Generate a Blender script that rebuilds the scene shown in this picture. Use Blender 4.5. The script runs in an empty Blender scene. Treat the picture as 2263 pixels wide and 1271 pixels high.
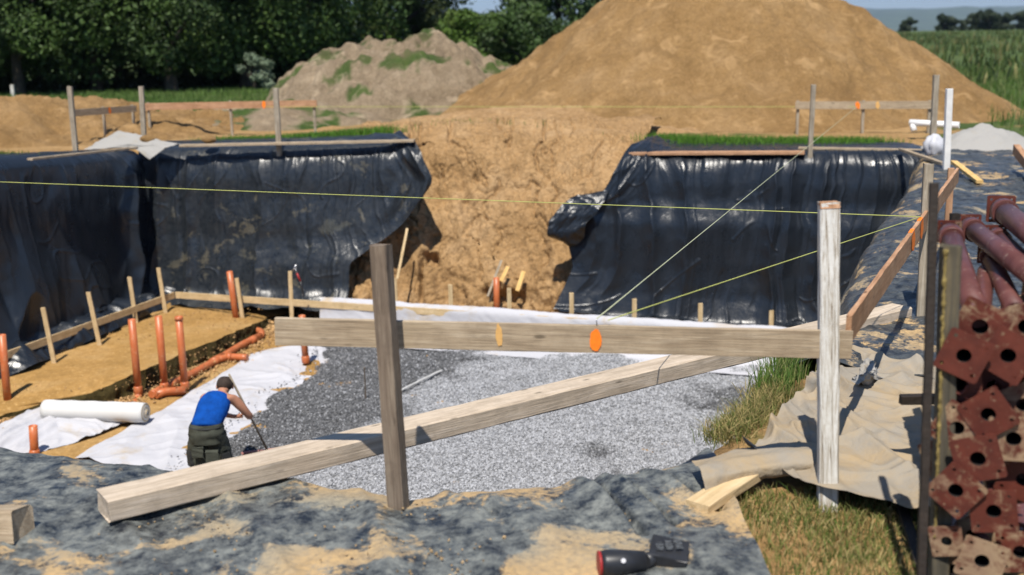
import bpy, bmesh, math, random
import numpy as np
from mathutils import Vector, Matrix
random.seed(7); RNG = np.random.default_rng(7)
SC = bpy.context.scene
COL = SC.collection
PI = math.pi

# ------------------------------------------------------------------ camera
CW, CH, CF, HC = 2263., 1271., 2600., 2.5
ROLL = math.radians(1.0); PITCH = math.atan(575/2600)
FW = np.array([0, math.cos(PITCH), -math.sin(PITCH)]); RT0 = np.array([1., 0, 0]); UP0 = np.cross(RT0, FW)
RT = math.cos(ROLL)*RT0 - math.sin(ROLL)*UP0
UP = math.sin(ROLL)*RT0 + math.cos(ROLL)*UP0
CAMP = np.array([0, 0, HC])
cam = bpy.data.cameras.new('camera'); camo = bpy.data.objects.new('camera', cam); COL.objects.link(camo)
M = Matrix.Identity(4)
for i in range(3):
    M[i][0] = RT[i]; M[i][1] = UP[i]; M[i][2] = -FW[i]; M[i][3] = CAMP[i]
camo.matrix_world = M
cam.sensor_width = 36; cam.lens = CF/CW*36; cam.clip_start = .1; cam.clip_end = 30000
cam.dof.use_dof = True; cam.dof.focus_distance = 9.2; cam.dof.aperture_fstop = (cam.lens/1000)/0.028
SC.camera = camo

# ------------------------------------------------------------------ light
SUN_EL, SUN_AZ = math.radians(60), math.radians(10)     # the sun stands behind the camera, a little to its left
w = bpy.data.worlds.new('World'); SC.world = w; w.use_nodes = True
nt = w.node_tree; bg = nt.nodes['Background']; sky = nt.nodes.new('ShaderNodeTexSky')
sky.sky_type = 'NISHITA'; sky.sun_disc = False; sky.sun_elevation = SUN_EL; sky.sun_rotation = math.radians(190)
sky.air_density = 1.0; sky.dust_density = .1; sky.altitude = 2200; sky.ozone_density = 2.5
tcw = nt.nodes.new('ShaderNodeTexCoord'); sxyz = nt.nodes.new('ShaderNodeSeparateXYZ'); nt.links.new(tcw.outputs['Generated'], sxyz.inputs[0])
rw = nt.nodes.new('ShaderNodeValToRGB'); rw.color_ramp.elements[0].position = 0.; rw.color_ramp.elements[0].color = (.30, .36, .50, 1); rw.color_ramp.elements[1].position = .30; rw.color_ramp.elements[1].color = (1, 1, 1, 1)
nt.links.new(sxyz.outputs[2], rw.inputs[0]); mw = nt.nodes.new('ShaderNodeMix'); mw.data_type = 'RGBA'; mw.blend_type = 'MULTIPLY'; mw.inputs[0].default_value = 1
nt.links.new(sky.outputs[0], mw.inputs[6]); nt.links.new(rw.outputs[0], mw.inputs[7]); nt.links.new(mw.outputs[2], bg.inputs[0]); bg.inputs[1].default_value = .10
sl = bpy.data.lights.new('sun', 'SUN'); sl.energy = 4.2; sl.angle = math.radians(.5); sl.color = (1, .94, .85)
so = bpy.data.objects.new('sun', sl); COL.objects.link(so)
sd = Vector((math.sin(SUN_AZ)*math.cos(SUN_EL), math.cos(SUN_AZ)*math.cos(SUN_EL), -math.sin(SUN_EL)))
so.rotation_euler = sd.to_track_quat('-Z', 'Y').to_euler()
SC.view_settings.view_transform = 'Standard'; SC.view_settings.look = 'None'
SC.view_settings.exposure = 0.65; SC.view_settings.gamma = 1
SC.render.engine = 'CYCLES'; SC.cycles.use_denoising = True
SC.cycles.max_bounces = 6; SC.cycles.volume_bounces = 0; SC.cycles.caustics_reflective = False; SC.cycles.caustics_refractive = False

# ------------------------------------------------------------------ helpers
def P(x, y, z=None, Y=None):
    d = FW + RT*(x-CW/2)/CF - UP*(y-CH/2)/CF
    t = (z-CAMP[2])/d[2] if z is not None else Y/d[1]
    return CAMP + d*t
def PL(pts, z=None, Y=None): return np.array([P(a, b, z=z, Y=Y) for a, b in pts])

_perm = np.random.default_rng(3).permutation(512); _perm = np.concatenate([_perm, _perm, _perm])
_g = np.random.default_rng(5).normal(size=(512, 3)); _g /= np.linalg.norm(_g, axis=1)[:, None]
def pn(x, y, z=0.):
    x, y, z = np.broadcast_arrays(np.asarray(x, float), y, z)
    xi, yi, zi = np.floor(x).astype(int), np.floor(y).astype(int), np.floor(z).astype(int)
    xf, yf, zf = x-xi, y-yi, z-zi
    u, v, q = [t*t*t*(t*(t*6-15)+10) for t in (xf, yf, zf)]
    def gr(i, j, k):
        h = _perm[(_perm[(_perm[(xi+i) & 511]+yi+j) & 511]+zi+k) & 511]
        g = _g[h]; return g[..., 0]*(xf-i)+g[..., 1]*(yf-j)+g[..., 2]*(zf-k)
    L = lambda a, b, t: a+(b-a)*t
    return 1.5*L(L(L(gr(0,0,0), gr(1,0,0), u), L(gr(0,1,0), gr(1,1,0), u), v), L(L(gr(0,0,1), gr(1,0,1), u), L(gr(0,1,1), gr(1,1,1), u), v), q)
def fbm(x, y, z=0., o=4, r=.5):
    s = 0; a = 1; f = 1
    for i in range(o): s = s+a*pn(x*f+17*i, y*f, z*f if not np.isscalar(z) else z+i*3.1); a *= r; f *= 2.03
    return s
def ridge(x, y, z=0., o=3):
    s = 0; a = 1; f = 1
    for i in range(o): s = s+a*(1-2*np.abs(pn(x*f+31*i, y*f, z))); a *= .5; f *= 2.1
    return s
def sstep(a, b, x): t = np.clip((x-a)/(b-a), 0, 1); return t*t*(3-2*t)

def link(o, parent=None):
    COL.objects.link(o)
    if parent is not None: o.parent = parent
    return o
def tag(o, label=None, cat=None, group=None, kind=None):
    if label: o['label'] = label
    if cat: o['category'] = cat
    if group: o['group'] = group
    if kind: o['kind'] = kind
    return o
def empty(name, loc, label, cat, group=None):
    o = bpy.data.objects.new(name, None); o.location = loc; o.empty_display_size = .1; link(o); return tag(o, label, cat, group)
def mesh_np(name, V, F, mat, parent=None, smooth=True, col=None, uv=None, off=None):
    V = np.asarray(V, np.float32).reshape(-1, 3); F = np.asarray(F, np.int32); k = F.shape[1]
    loc = None
    if parent is None:
        loc = V.mean(0) if off is None else np.array(off); V = V-loc
    me = bpy.data.meshes.new(name)
    me.vertices.add(len(V)); me.vertices.foreach_set('co', V.astype(np.float32).ravel())
    me.loops.add(F.size); me.loops.foreach_set('vertex_index', F.ravel())
    me.polygons.add(len(F)); me.polygons.foreach_set('loop_start', np.arange(0, F.size, k, dtype=np.int32))
    me.polygons.foreach_set('loop_total', np.full(len(F), k, np.int32))
    me.polygons.foreach_set('use_smooth', np.full(len(F), smooth, bool))
    me.update(calc_edges=True); me.validate()
    if col is not None:
        c = np.asarray(col, np.float32)
        if c.ndim == 1: c = np.stack([c]*3, 1)
        c = np.concatenate([c, np.ones((len(c), 1), np.float32)], 1)
        a = me.color_attributes.new('Col', 'FLOAT_COLOR', 'POINT'); a.data.foreach_set('color', c.astype(np.float32).ravel())
    me.materials.append(mat)
    o = bpy.data.objects.new(name, me)
    if loc is not None: o.location = loc.tolist()
    elif parent is not None and uv is None:
        pass
    return link(o, parent)
def part_np(name, V, F, mat, parent, **k):        # vertices in world space, placed under parent
    V = np.asarray(V, float).reshape(-1, 3) - np.array(parent.matrix_basis.translation)
    return mesh_np(name, V, F, mat, parent, **k)
def grid_faces(nu, nv):
    i, j = np.meshgrid(np.arange(nu-1), np.arange(nv-1)); a = (j*nu+i).ravel()
    return np.stack([a, a+1, a+nu+1, a+nu], 1)
def resample(pts, n):
    pts = np.asarray(pts, float); d = np.r_[0, np.cumsum(np.linalg.norm(np.diff(pts, axis=0), axis=1))]
    t = np.linspace(0, d[-1], n); r = np.stack([np.interp(t, d, pts[:, k]) for k in range(3)], 1)
    return r
def smooth_curve(c, it):
    for _ in range(it): c[1:-1] = .25*c[:-2]+.5*c[1:-1]+.25*c[2:]
    return c
def loft_grid(curves, nu, nv, sm=3, smv=None):
    cs = [smooth_curve(resample(c, nu), sm) for c in curves]
    cs = np.stack(cs)                              # K,nu,3
    m = np.linalg.norm(np.diff(cs, axis=0), axis=2).mean(1); d = np.r_[0, np.cumsum(m)]
    t = np.linspace(0, d[-1], nv); k = np.clip(np.searchsorted(d, t, side='right')-1, 0, len(d)-2)
    f = ((t-d[k])/(d[k+1]-d[k]))[:, None, None]
    G = cs[k]*(1-f)+cs[k+1]*f
    for _ in range(sm if smv is None else smv): G[1:-1] = .25*G[:-2]+.5*G[1:-1]+.25*G[2:]
    return G
def normals(G):
    du = np.gradient(G, axis=1); dv = np.gradient(G, axis=0); n = np.cross(du, dv)
    return n/np.maximum(np.linalg.norm(n, axis=2, keepdims=True), 1e-9)
def loft(name, curves, nu, nv, mat, disp=None, sm=3, parent=None, flip=False, thick=0, colf=None, smv=None):
    G = loft_grid(curves, nu, nv, sm, smv); N = normals(G)
    if flip: N = -N
    U = np.r_['1,2', np.zeros((nv, 1)), np.cumsum(np.linalg.norm(np.diff(G, axis=1), axis=2), axis=1)]
    Vv = np.vstack([np.zeros((1, nu)), np.cumsum(np.linalg.norm(np.diff(G, axis=0), axis=2), axis=0)])
    if disp is not None: G = G+N*disp(G, U, Vv)[..., None]
    col = colf(G, U, Vv).ravel() if colf else None
    fn = part_np if parent is not None else mesh_np
    a = dict(parent=parent) if parent is not None else {}
    o = fn(name, G.reshape(-1, 3), grid_faces(nu, nv), mat, col=col, **a)
    if thick:
        s = o.modifiers.new('thickness', 'SOLIDIFY'); s.thickness = thick; s.offset = 0
    return o

# ------------------------------------------------------------------ materials
def new_mat(name):
    m = bpy.data.materials.new(name); m.use_nodes = True; n = m.node_tree; return m, n, n.nodes['Principled BSDF']
def nd(n, typ, **k):
    x = n.nodes.new(typ)
    for a, b in k.items(): setattr(x, a, b)
    return x
def coords(n, kind='Object', scale=(1, 1, 1), rot=(0, 0, 0)):
    tc = nd(n, 'ShaderNodeTexCoord'); mp = nd(n, 'ShaderNodeMapping'); mp.inputs['Scale'].default_value = scale; mp.inputs['Rotation'].default_value = rot
    if kind == 'World':
        g = nd(n, 'ShaderNodeNewGeometry'); n.links.new(g.outputs['Position'], mp.inputs[0])
    else: n.links.new(tc.outputs[kind], mp.inputs[0])
    return mp.outputs[0]
def noise(n, vec, scale, detail=5, rough=.6, dist=0, out=0):
    t = nd(n, 'ShaderNodeTexNoise'); t.inputs['Scale'].default_value = scale; t.inputs['Detail'].default_value = detail
    t.inputs['Roughness'].default_value = rough; t.inputs['Distortion'].default_value = dist; n.links.new(vec, t.inputs['Vector']); return t.outputs[out]
def voro(n, vec, scale, feature='F1', out='Distance'):
    t = nd(n, 'ShaderNodeTexVoronoi', feature=feature); t.inputs['Scale'].default_value = scale; n.links.new(vec, t.inputs['Vector']); return t.outputs[out]
def ramp(n, fac, stops):
    r = nd(n, 'ShaderNodeValToRGB'); e = r.color_ramp.elements
    while len(e) < len(stops): e.new(.5)
    for k, (p, c) in enumerate(stops):
        e[k].position = p; e[k].color = (*(c if hasattr(c, '__len__') else (c, c, c)), 1)
    n.links.new(fac, r.inputs[0]); return r.outputs[0]
def mix(n, fac, a, b, mode='MIX'):
    x = nd(n, 'ShaderNodeMix', data_type='RGBA', blend_type=mode)
    for s, v in ((0, fac), (6, a), (7, b)):
        if isinstance(v, (int, float)): x.inputs[s].default_value = v if s == 0 else (v, v, v, 1)
        elif isinstance(v, tuple): x.inputs[s].default_value = (*v, 1)
        else: n.links.new(v, x.inputs[s])
    return x.outputs[2]
def math_(n, op, a, b=0.):
    x = nd(n, 'ShaderNodeMath', operation=op)
    for s, v in ((0, a), (1, b)):
        if isinstance(v, (int, float)): x.inputs[s].default_value = v
        else: n.links.new(v, x.inputs[s])
    return x.outputs[0]
def bump(n, b, h, strength=.5, dist=.02, prev=None):
    x = nd(n, 'ShaderNodeBump'); x.inputs['Strength'].default_value = strength; x.inputs['Distance'].default_value = dist
    n.links.new(h, x.inputs['Height'])
    if prev is not None: n.links.new(prev, x.inputs['Normal'])
    n.links.new(x.outputs[0], b.inputs['Normal']); return x.outputs[0]
def attr(n, name='Col'):
    a = nd(n, 'ShaderNodeAttribute', attribute_name=name); return a.outputs['Color']
def setc(n, b, c, rough=.8, spec=None):
    if isinstance(c, tuple): b.inputs['Base Color'].default_value = (*c, 1)
    else: n.links.new(c, b.inputs['Base Color'])
    if isinstance(rough, (int, float)): b.inputs['Roughness'].default_value = rough
    else: n.links.new(rough, b.inputs['Roughness'])
    if spec is not None: b.inputs['Specular IOR Level'].default_value = spec

def mat_soil(name, ca, cb, cc, grass=False, crack=0., scale=1., bstr=.8, patch=False, gc=((.035, .062, .016), (.075, .105, .028), (.15, .15, .055))):
    m, n, b = new_mat(name); v = coords(n, 'World')
    c = ramp(n, noise(n, v, .9*scale, 6, .65), [(.3, ca), (.5, cb), (.72, cc)])
    c = mix(n, ramp(n, noise(n, v, 9*scale, 6, .7), [(.35, 0.), (.7, .55)]), c, tuple(x*.55 for x in ca))
    c = mix(n, ramp(n, noise(n, v, 26*scale, 3, .6), [(.55, 0.), (.7, .5)]), c, tuple(min(1, x*1.35) for x in cc))
    if grass:
        g = ramp(n, noise(n, coords(n, 'World', (.5, .12, 1)), 1.0, 9, .72), [(.3, gc[0]), (.55, gc[1]), (.75, gc[2])])
        g = mix(n, ramp(n, noise(n, v, 24, 3, .7), [(.4, 0.), (.7, .6)]), g, (.03, .06, .015))
        a = nd(n, 'ShaderNodeSeparateColor'); n.links.new(attr(n), a.inputs[0])
        c = mix(n, a.outputs[0], c, g)
    if patch:
        pt = noise(n, v, .55, 7, .62, 1.2); c = mix(n, ramp(n, pt, [(.34, .45), (.5, 0.)]), c, tuple(x*.72 for x in ca)); c = mix(n, ramp(n, noise(n, v, 1.6, 5, .6, .8), [(.56, 0.), (.72, .75)]), c, tuple(min(1, x*1.25) for x in cc))
    h = noise(n, v, (2.6 if patch else 7)*scale, 9, .7); h2 = noise(n, v, 40*scale, 4, .7)
    h = math_(n, 'ADD', h, math_(n, 'MULTIPLY', h2, .35))
    if crack:
        vd = nd(n, 'ShaderNodeVectorMath', operation='ADD'); nz = nd(n, 'ShaderNodeTexNoise'); nz.inputs['Scale'].default_value = 3; n.links.new(v, nz.inputs[0])
        n.links.new(v, vd.inputs[0]); n.links.new(nz.outputs['Color'], vd.inputs[1])
        e = ramp(n, voro(n, vd.outputs[0], crack, 'DISTANCE_TO_EDGE'), [(.0, 0.), (.05, 1.)])
        h = math_(n, 'ADD', h, math_(n, 'MULTIPLY', e, .6))
        c = mix(n, math_(n, 'MULTIPLY', math_(n, 'SUBTRACT', 1., e), .5), c, tuple(x*.35 for x in ca))
    setc(n, b, c, .95, .2); bump(n, b, h, bstr, .16 if patch else .05); return m
M_SOIL = mat_soil('ground soil', (.25, .15, .06), (.35, .215, .088), (.44, .285, .135), grass=True)
M_CLAY = mat_soil('cracked clay', (.26, .155, .066), (.345, .212, .096), (.42, .28, .148), crack=3.2, scale=1., bstr=.5)
M_SAND = mat_soil('heap sand', (.27, .156, .058), (.35, .21, .083), (.44, .28, .13), scale=.9, bstr=1., patch=True)
M_FLOOR = mat_soil('pit sand', (.28, .16, .048), (.38, .22, .072), (.46, .30, .13), scale=.8, bstr=.5)
M_CUT = mat_soil('trench clay with painted shade', (.035, .027, .008), (.065, .048, .015), (.11, .08, .028), scale=1.5, bstr=1.)  # far darker than the pit sand, standing for the face's shaded side
M_TOPSOIL = mat_soil('grey topsoil', (.25, .185, .115), (.335, .255, .165), (.42, .33, .225), grass=True, gc=((.04, .075, .015), (.075, .125, .025), (.12, .16, .045)), scale=1.2, bstr=1., patch=True)

def mat_plastic(name, dust=0., base=(.011, .0145, .020), rough=.3, crinkle=.35, dscale=1.5, dstr=.6, dmax=1., ddist=.5, tones=((.25, .225, .165), (.42, .285, .135))):
    m, n, b = new_mat(name); v = coords(n, 'World')
    h = noise(n, v, 4.5, 3, .55, .8); h2 = noise(n, v, 16, 5, .6, 1.0)
    vs = coords(n, 'World', (3.2, 3.2, .5)); h3 = noise(n, vs, 2.6, 4, .6, .6)
    v1 = nd(n, 'ShaderNodeVectorMath', operation='ADD'); n.links.new(v, v1.inputs[0]); n.links.new(noise(n, v, 2.2, 3, out=1), v1.inputs[1])
    cz = ramp(n, voro(n, v1.outputs[0], 3.2, 'DISTANCE_TO_EDGE'), [(0., 1.), (.035, 0.)]); cz2 = ramp(n, voro(n, v1.outputs[0], 9., 'DISTANCE_TO_EDGE'), [(0., 1.), (.05, 0.)])
    hh = math_(n, 'ADD', math_(n, 'MULTIPLY', h, .3), math_(n, 'ADD', math_(n, 'MULTIPLY', h2, .14), math_(n, 'MULTIPLY', h3, .5)))
    hh = math_(n, 'ADD', hh, math_(n, 'ADD', math_(n, 'MULTIPLY', cz, .22), math_(n, 'MULTIPLY', cz2, .10)))
    c = base
    r = ramp(n, noise(n, v, 3, 5), [(.3, rough*.75), (.7, rough*1.4)])
    if dust:
        dn = math_(n, 'ADD', noise(n, v, dscale, 8, .6, ddist), math_(n, 'MULTIPLY', math_(n, 'SUBTRACT', noise(n, v, 22, 5, .75), .5), .30))
        d = ramp(n, dn, [(.60-dust*.25, 0.), (.64-dust*.22, 1.)])
        d2 = ramp(n, noise(n, v, dscale*5, 7, .75), [(.38, .0), (.62, dstr*.75)])
        df = math_(n, 'MULTIPLY', d, ramp(n, noise(n, v, 30, 3, .7), [(.25, .5*dmax), (.6, dmax)]))
        tone = ramp(n, noise(n, v, .8, 3), [(.35, tones[0]), (.56, tones[1])])
        c = mix(n, d2, base, (.18, .19, .175)); c = mix(n, df, c, tone)
        rr = nd(n, 'ShaderNodeSeparateColor'); n.links.new(r, rr.inputs[0])
        r = math_(n, 'MAXIMUM', rr.outputs[0], math_(n, 'MULTIPLY', math_(n, 'MAXIMUM', d2, df), .9))
    setc(n, b, c, r, .5); bump(n, b, hh, crinkle, .07); return m
M_PL = mat_plastic('black plastic sheet', 0, rough=.30, crinkle=.15)
M_PLD = mat_plastic('black plastic sheet, muddy splashes', .02, rough=.32, crinkle=.14, dscale=2.4, dstr=.10, dmax=.5, tones=((.10, .10, .08), (.15, .13, .085)))
M_PLR = mat_plastic('black plastic sheet, dusty rim', .12, rough=.38, crinkle=.5, dscale=1.7, dstr=.5)
M_PLF = mat_plastic('black plastic sheet, sandy smears', .36, rough=.45, crinkle=.24, dscale=1.6, dstr=1.25)

def mat_wood(name, a, b_, c_, dark=.25, grain=1., rough=.8):
    m, n, b = new_mat(name)
    oi = nd(n, 'ShaderNodeObjectInfo'); tc = nd(n, 'ShaderNodeTexCoord')
    ad = nd(n, 'ShaderNodeVectorMath', operation='ADD'); sc = nd(n, 'ShaderNodeMath', operation='MULTIPLY'); sc.inputs[1].default_value = 37
    n.links.new(oi.outputs['Random'], sc.inputs[0]); cb = nd(n, 'ShaderNodeCombineXYZ'); n.links.new(sc.outputs[0], cb.inputs[0]); n.links.new(sc.outputs[0], cb.inputs[1])
    n.links.new(tc.outputs['Object'], ad.inputs[0]); n.links.new(cb.outputs[0], ad.inputs[1])
    def mp(s):
        x = nd(n, 'ShaderNodeMapping'); x.inputs['Scale'].default_value = s; n.links.new(ad.outputs[0], x.inputs[0]); return x.outputs[0]
    g = noise(n, mp((1.3, 22, 22)), 1.6*grain, 6, .6, .8); f = noise(n, mp((3, 90, 90)), 1.5, 4, .6)
    col = ramp(n, g, [(.32, a), (.5, b_), (.68, c_)])
    col = mix(n, ramp(n, f, [(.5, 0.), (.75, dark)]), col, tuple(x*.3 for x in a))
    col = mix(n, ramp(n, noise(n, mp((1, 1, 1)), 7, 6, .7), [(.45, 0.), (.72, .55)]), col, tuple(x*.75 for x in a))
    k = voro(n, mp((2.2, 7, 7)), 1.2); col = mix(n, ramp(n, k, [(.05, .75), (.11, 0.)]), col, tuple(x*.28 for x in a))
    setc(n, b, col, rough, .25); bump(n, b, math_(n, 'ADD', math_(n, 'MULTIPLY', g, .6), f), .5, .006); return m
M_WNEW = mat_wood('pale planed batten wood', (.42, .30, .15), (.55, .41, .23), (.62, .48, .29), .15)
M_WBOARD = mat_wood('weathered board wood', (.27, .205, .135), (.37, .29, .195), (.45, .365, .26), .35)
M_WPOST = mat_wood('grey brown post wood', (.11, .083, .06), (.17, .13, .095), (.235, .19, .14), .4)
M_WPLANK = mat_wood('grey scaffold plank wood', (.36, .29, .215), (.49, .40, .30), (.57, .48, .38), .3)
M_WRED = mat_wood('reddish board wood', (.30, .16, .085), (.42, .235, .13), (.50, .31, .19), .3)
M_WGREY = mat_wood('grey stake wood', (.22, .18, .13), (.33, .28, .21), (.42, .37, .29), .3)
M_WYEL = mat_wood('yellow lath wood', (.50, .31, .10), (.62, .40, .15), (.68, .47, .2), .1)
M_WDARK = mat_wood('dark wood and bore shade', (.02, .015, .01), (.035, .026, .018), (.055, .042, .028), .4)
def mat_whitewash():
    m, n, b = new_mat('cracked white painted wood'); tc = nd(n, 'ShaderNodeTexCoord')
    mp = nd(n, 'ShaderNodeMapping'); mp.inputs['Scale'].default_value = (1.2, 22, 22); n.links.new(tc.outputs['Object'], mp.inputs[0])
    g = noise(n, mp.outputs[0], 1.8, 7, .7, 1.2)
    col = ramp(n, g, [(.36, (.10, .075, .05)), (.43, (.36, .32, .26)), (.52, (.58, .57, .53)), (.75, (.66, .66, .63))])
    col = mix(n, ramp(n, noise(n, tc.outputs['Object'], 30, 4, .7), [(.45, 0.), (.7, .5)]), col, (.40, .36, .30))
    setc(n, b, col, .8, .3); bump(n, b, g, .7, .01); return m
M_WWHITE = mat_whitewash()
def mat_simple(name, c, rough=.6, var=.25, scale=8, metal=0, bstr=0, spec=.4, kind='Object'):
    m, n, b = new_mat(name); v = coords(n, kind)
    col = ramp(n, noise(n, v, scale, 5, .65), [(.3, tuple(x*(1-var) for x in c)), (.7, tuple(min(1, x*(1+var)) for x in c))])
    setc(n, b, col, rough, spec); b.inputs['Metallic'].default_value = metal
    if bstr: bump(n, b, noise(n, v, scale*4, 4), bstr, .01)
    return m
def mat_pipe():
    m, n, b = new_mat('orange brown pvc'); v = coords(n, 'World')
    c = ramp(n, noise(n, v, 5, 5), [(.3, (.40, .105, .035)), (.7, (.50, .15, .055))])
    c = mix(n, ramp(n, noise(n, v, 14, 6, .75), [(.52, 0.), (.72, .5)]), c, (.45, .33, .2))
    setc(n, b, c, .38, .4); return m
M_PIPE = mat_pipe()
M_PIN = mat_simple('dark pipe inside', (.05, .015, .008), .8)
def mat_fleece(name, base=(.78, .78, .80), dirt=.25, tone=(.55, .42, .26), bs=.25, sc=1.2):
    m, n, b = new_mat(name); v = coords(n, 'World')
    d = ramp(n, noise(n, v, sc, 8, .7, .4), [(.62-dirt*.25, 0.), (.80-dirt*.2, .8)])
    c = mix(n, d, base, tone)
    setc(n, b, c, .9, .15); bump(n, b, math_(n, 'ADD', noise(n, v, 5, 5, .6, .5), math_(n, 'MULTIPLY', noise(n, v, 60, 2), .15)), bs, .04); return m
M_FLEECE = mat_fleece('white fleece', (.44, .44, .465), tone=(.40, .31, .19))
M_ROLL = mat_fleece('white fleece on roll', (.56, .56, .55), 0., bs=.08)
M_TARP = mat_fleece('dirty tan geotextile', (.27, .24, .195), .85, (.35, .25, .13), .5, 1.5)
M_TARPG = mat_fleece('grey dirty fleece', (.30, .29, .27), .3, (.29, .24, .16), .5, 2)
def mat_attr(name, rough=.9, spec=.2, mul=None, trans=0):
    m, n, b = new_mat(name); a = attr(n); setc(n, b, a, rough, spec)
    if trans:
        t = nd(n, 'ShaderNodeBsdfTranslucent'); n.links.new(a, t.inputs[0]); mx = nd(n, 'ShaderNodeMixShader'); mx.inputs[0].default_value = trans
        o = n.nodes['Material Output']; n.links.new(b.outputs[0], mx.inputs[1]); n.links.new(t.outputs[0], mx.inputs[2]); n.links.new(mx.outputs[0], o.inputs[0])
    return m
M_STONE = mat_attr('crushed stone', .85, .3)
M_BLADE = mat_attr('grass blades', .7, .25, trans=.3)
M_LEAF = mat_attr('tree leaves', .6, .25, trans=.15)
M_BARK = mat_simple('bark', (.06, .048, .035), .95, .4, 6, bstr=.6)
def mat_gravel():
    m, n, b = new_mat('gravel bed'); v = coords(n, 'World')
    cc = voro(n, v, 38, 'F1', 'Color'); s = nd(n, 'ShaderNodeSeparateColor'); n.links.new(cc, s.inputs[0])
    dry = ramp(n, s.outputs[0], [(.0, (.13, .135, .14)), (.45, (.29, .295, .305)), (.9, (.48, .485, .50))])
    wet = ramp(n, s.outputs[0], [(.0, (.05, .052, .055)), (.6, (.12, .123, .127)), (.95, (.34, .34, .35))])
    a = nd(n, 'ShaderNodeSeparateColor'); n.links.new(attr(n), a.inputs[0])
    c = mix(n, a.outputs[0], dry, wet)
    setc(n, b, c, .85, .3); bump(n, b, voro(n, v, 38), 1., .03); return m
M_GRAVEL = mat_gravel()
def paint_mat(name, c): return mat_simple(name, c, .7, .12, 40)
M_ORANGE = paint_mat('orange spray paint', (.95, .20, .01))
M_ORANGE2 = paint_mat('faded ochre paint', (.62, .36, .12))
M_TWINE = mat_simple('yellow green twine', (.40, .42, .12), .8, .1)
M_TWINEP = mat_simple('pale twine', (.42, .44, .28), .8, .1)
M_STEEL = mat_simple('steel', (.35, .35, .36), .35, .2, metal=.9)
M_BLACKP = mat_simple('black tool plastic', (.02, .021, .024), .4, .3)
M_RED = mat_simple('red plastic', (.30, .02, .02), .5, .1)
def mat_redox(name, dust):
    m, n, b = new_mat(name); v = coords(n, 'Object'); oi = nd(n, 'ShaderNodeObjectInfo')
    ad = nd(n, 'ShaderNodeVectorMath', operation='ADD'); n.links.new(v, ad.inputs[0]); cb = nd(n, 'ShaderNodeCombineXYZ')
    n.links.new(math_(n, 'MULTIPLY', oi.outputs['Random'], 50.), cb.inputs[0]); n.links.new(cb.outputs[0], ad.inputs[1]); v = ad.outputs[0]
    c = ramp(n, noise(n, v, 9, 5), [(.3, (.060, .012, .007)), (.7, (.125, .027, .015))])
    d = ramp(n, math_(n, 'ADD', noise(n, v, 13, 9, .72, .5), math_(n, 'MULTIPLY', math_(n, 'SUBTRACT', oi.outputs['Random'], .5), .40)), [(.60-dust*.3, 0.), (.74-dust*.22, .9)])
    c = mix(n, d, c, ramp(n, noise(n, v, 5, 4), [(.35, (.26, .165, .105)), (.65, (.36, .265, .155))]))
    c = mix(n, ramp(n, noise(n, v, 45, 5, .7), [(.62, 0.), (.7, .7)]), c, (.30, .22, .14))
    setc(n, b, c, ramp(n, d, [(0., .6), (1., .9)]), .4); bump(n, b, noise(n, v, 50, 5), .35, .004); return m
M_RX = [mat_redox('red oxide painted steel', -.05), mat_redox('red oxide steel with cement dust', .28), mat_redox('steel caked in tan cement', .75)]
def mat_tube():
    m, n, b = new_mat('dusty maroon painted tube'); v = coords(n, 'Object')
    c = ramp(n, noise(n, v, 7, 6), [(.3, (.075, .024, .020)), (.7, (.135, .050, .042))])
    c = mix(n, ramp(n, noise(n, v, 25, 5, .7), [(.6, 0.), (.7, .6)]), c, (.48, .38, .3)); setc(n, b, c, .45, .4); return m
M_TUBE = mat_tube()

# ------------------------------------------------------------------ shapes
def orient(o, p0, p1, up=(0, 0, 1), roll=0.):
    p0, p1 = Vector(p0), Vector(p1); x = (p1-p0).normalized(); z = Vector(up)
    if abs(x.dot(z.normalized())) > .98: z = Vector((0, -1, 0))
    y = z.cross(x).normalized(); z = x.cross(y)
    m = Matrix(((x.x, y.x, z.x, p0.x), (x.y, y.y, z.y, p0.y), (x.z, y.z, z.z, p0.z), (0, 0, 0, 1)))
    if roll: m = m @ Matrix.Rotation(roll, 4, 'X')
    return m
def plank_mesh(name, L, wy, tz, rag=.0, seg=None, seed=0, chip=0.):
    """box from x=0..L, centred on y and z, many cross-sections with slight wobble and worn ends"""
    rs = np.random.default_rng(seed+int(L*100)); n = seg or max(4, int(L/.12)); xs = np.linspace(0, L, n)
    k = 3; ring = []
    c = min(wy, tz)*.07
    hy, hz = wy/2, tz/2
    prof = [(-hy+c, -hz), (hy-c, -hz), (hy, -hz+c), (hy, hz-c), (hy-c, hz), (-hy+c, hz), (-hy, hz-c), (-hy, -hz+c)]
    V = []
    for i, x in enumerate(xs):
        for (a, b) in prof:
            j = rs.normal(size=3)*rag
            V.append((x+(j[0]*3 if i in (0, n-1) else 0), a+j[1], b+j[2]))
    F = [[i*8+j, i*8+(j+1) % 8, (i+1)*8+(j+1) % 8, (i+1)*8+j] for i in range(n-1) for j in range(8)]
    F = [list(reversed(f)) for f in F]
    me = bpy.data.meshes.new(name); me.from_pydata(V, [], F+[list(range(8)), list(reversed(range((n-1)*8, n*8)))]); me.update(); return me
_ps = [0]
def plank(name, p0, p1, wy, tz, mat, parent=None, up=(0, 0, 1), roll=0., rag=.0012):
    """a bar from p0 to p1: tz is its size along `up`, wy the size across"""
    _ps[0] += 1; L = (Vector(p1)-Vector(p0)).length
    me = plank_mesh(name, L, wy, tz, rag, seed=_ps[0]); me.materials.append(mat)
    o = bpy.data.objects.new(name, me); link(o)
    m = orient(o, p0, p1, up, roll)
    if parent is not None:
        o.parent = parent; m = Matrix.Translation(-Vector(parent.matrix_basis.translation)) @ m
    o.matrix_basis = m; return o
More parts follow.
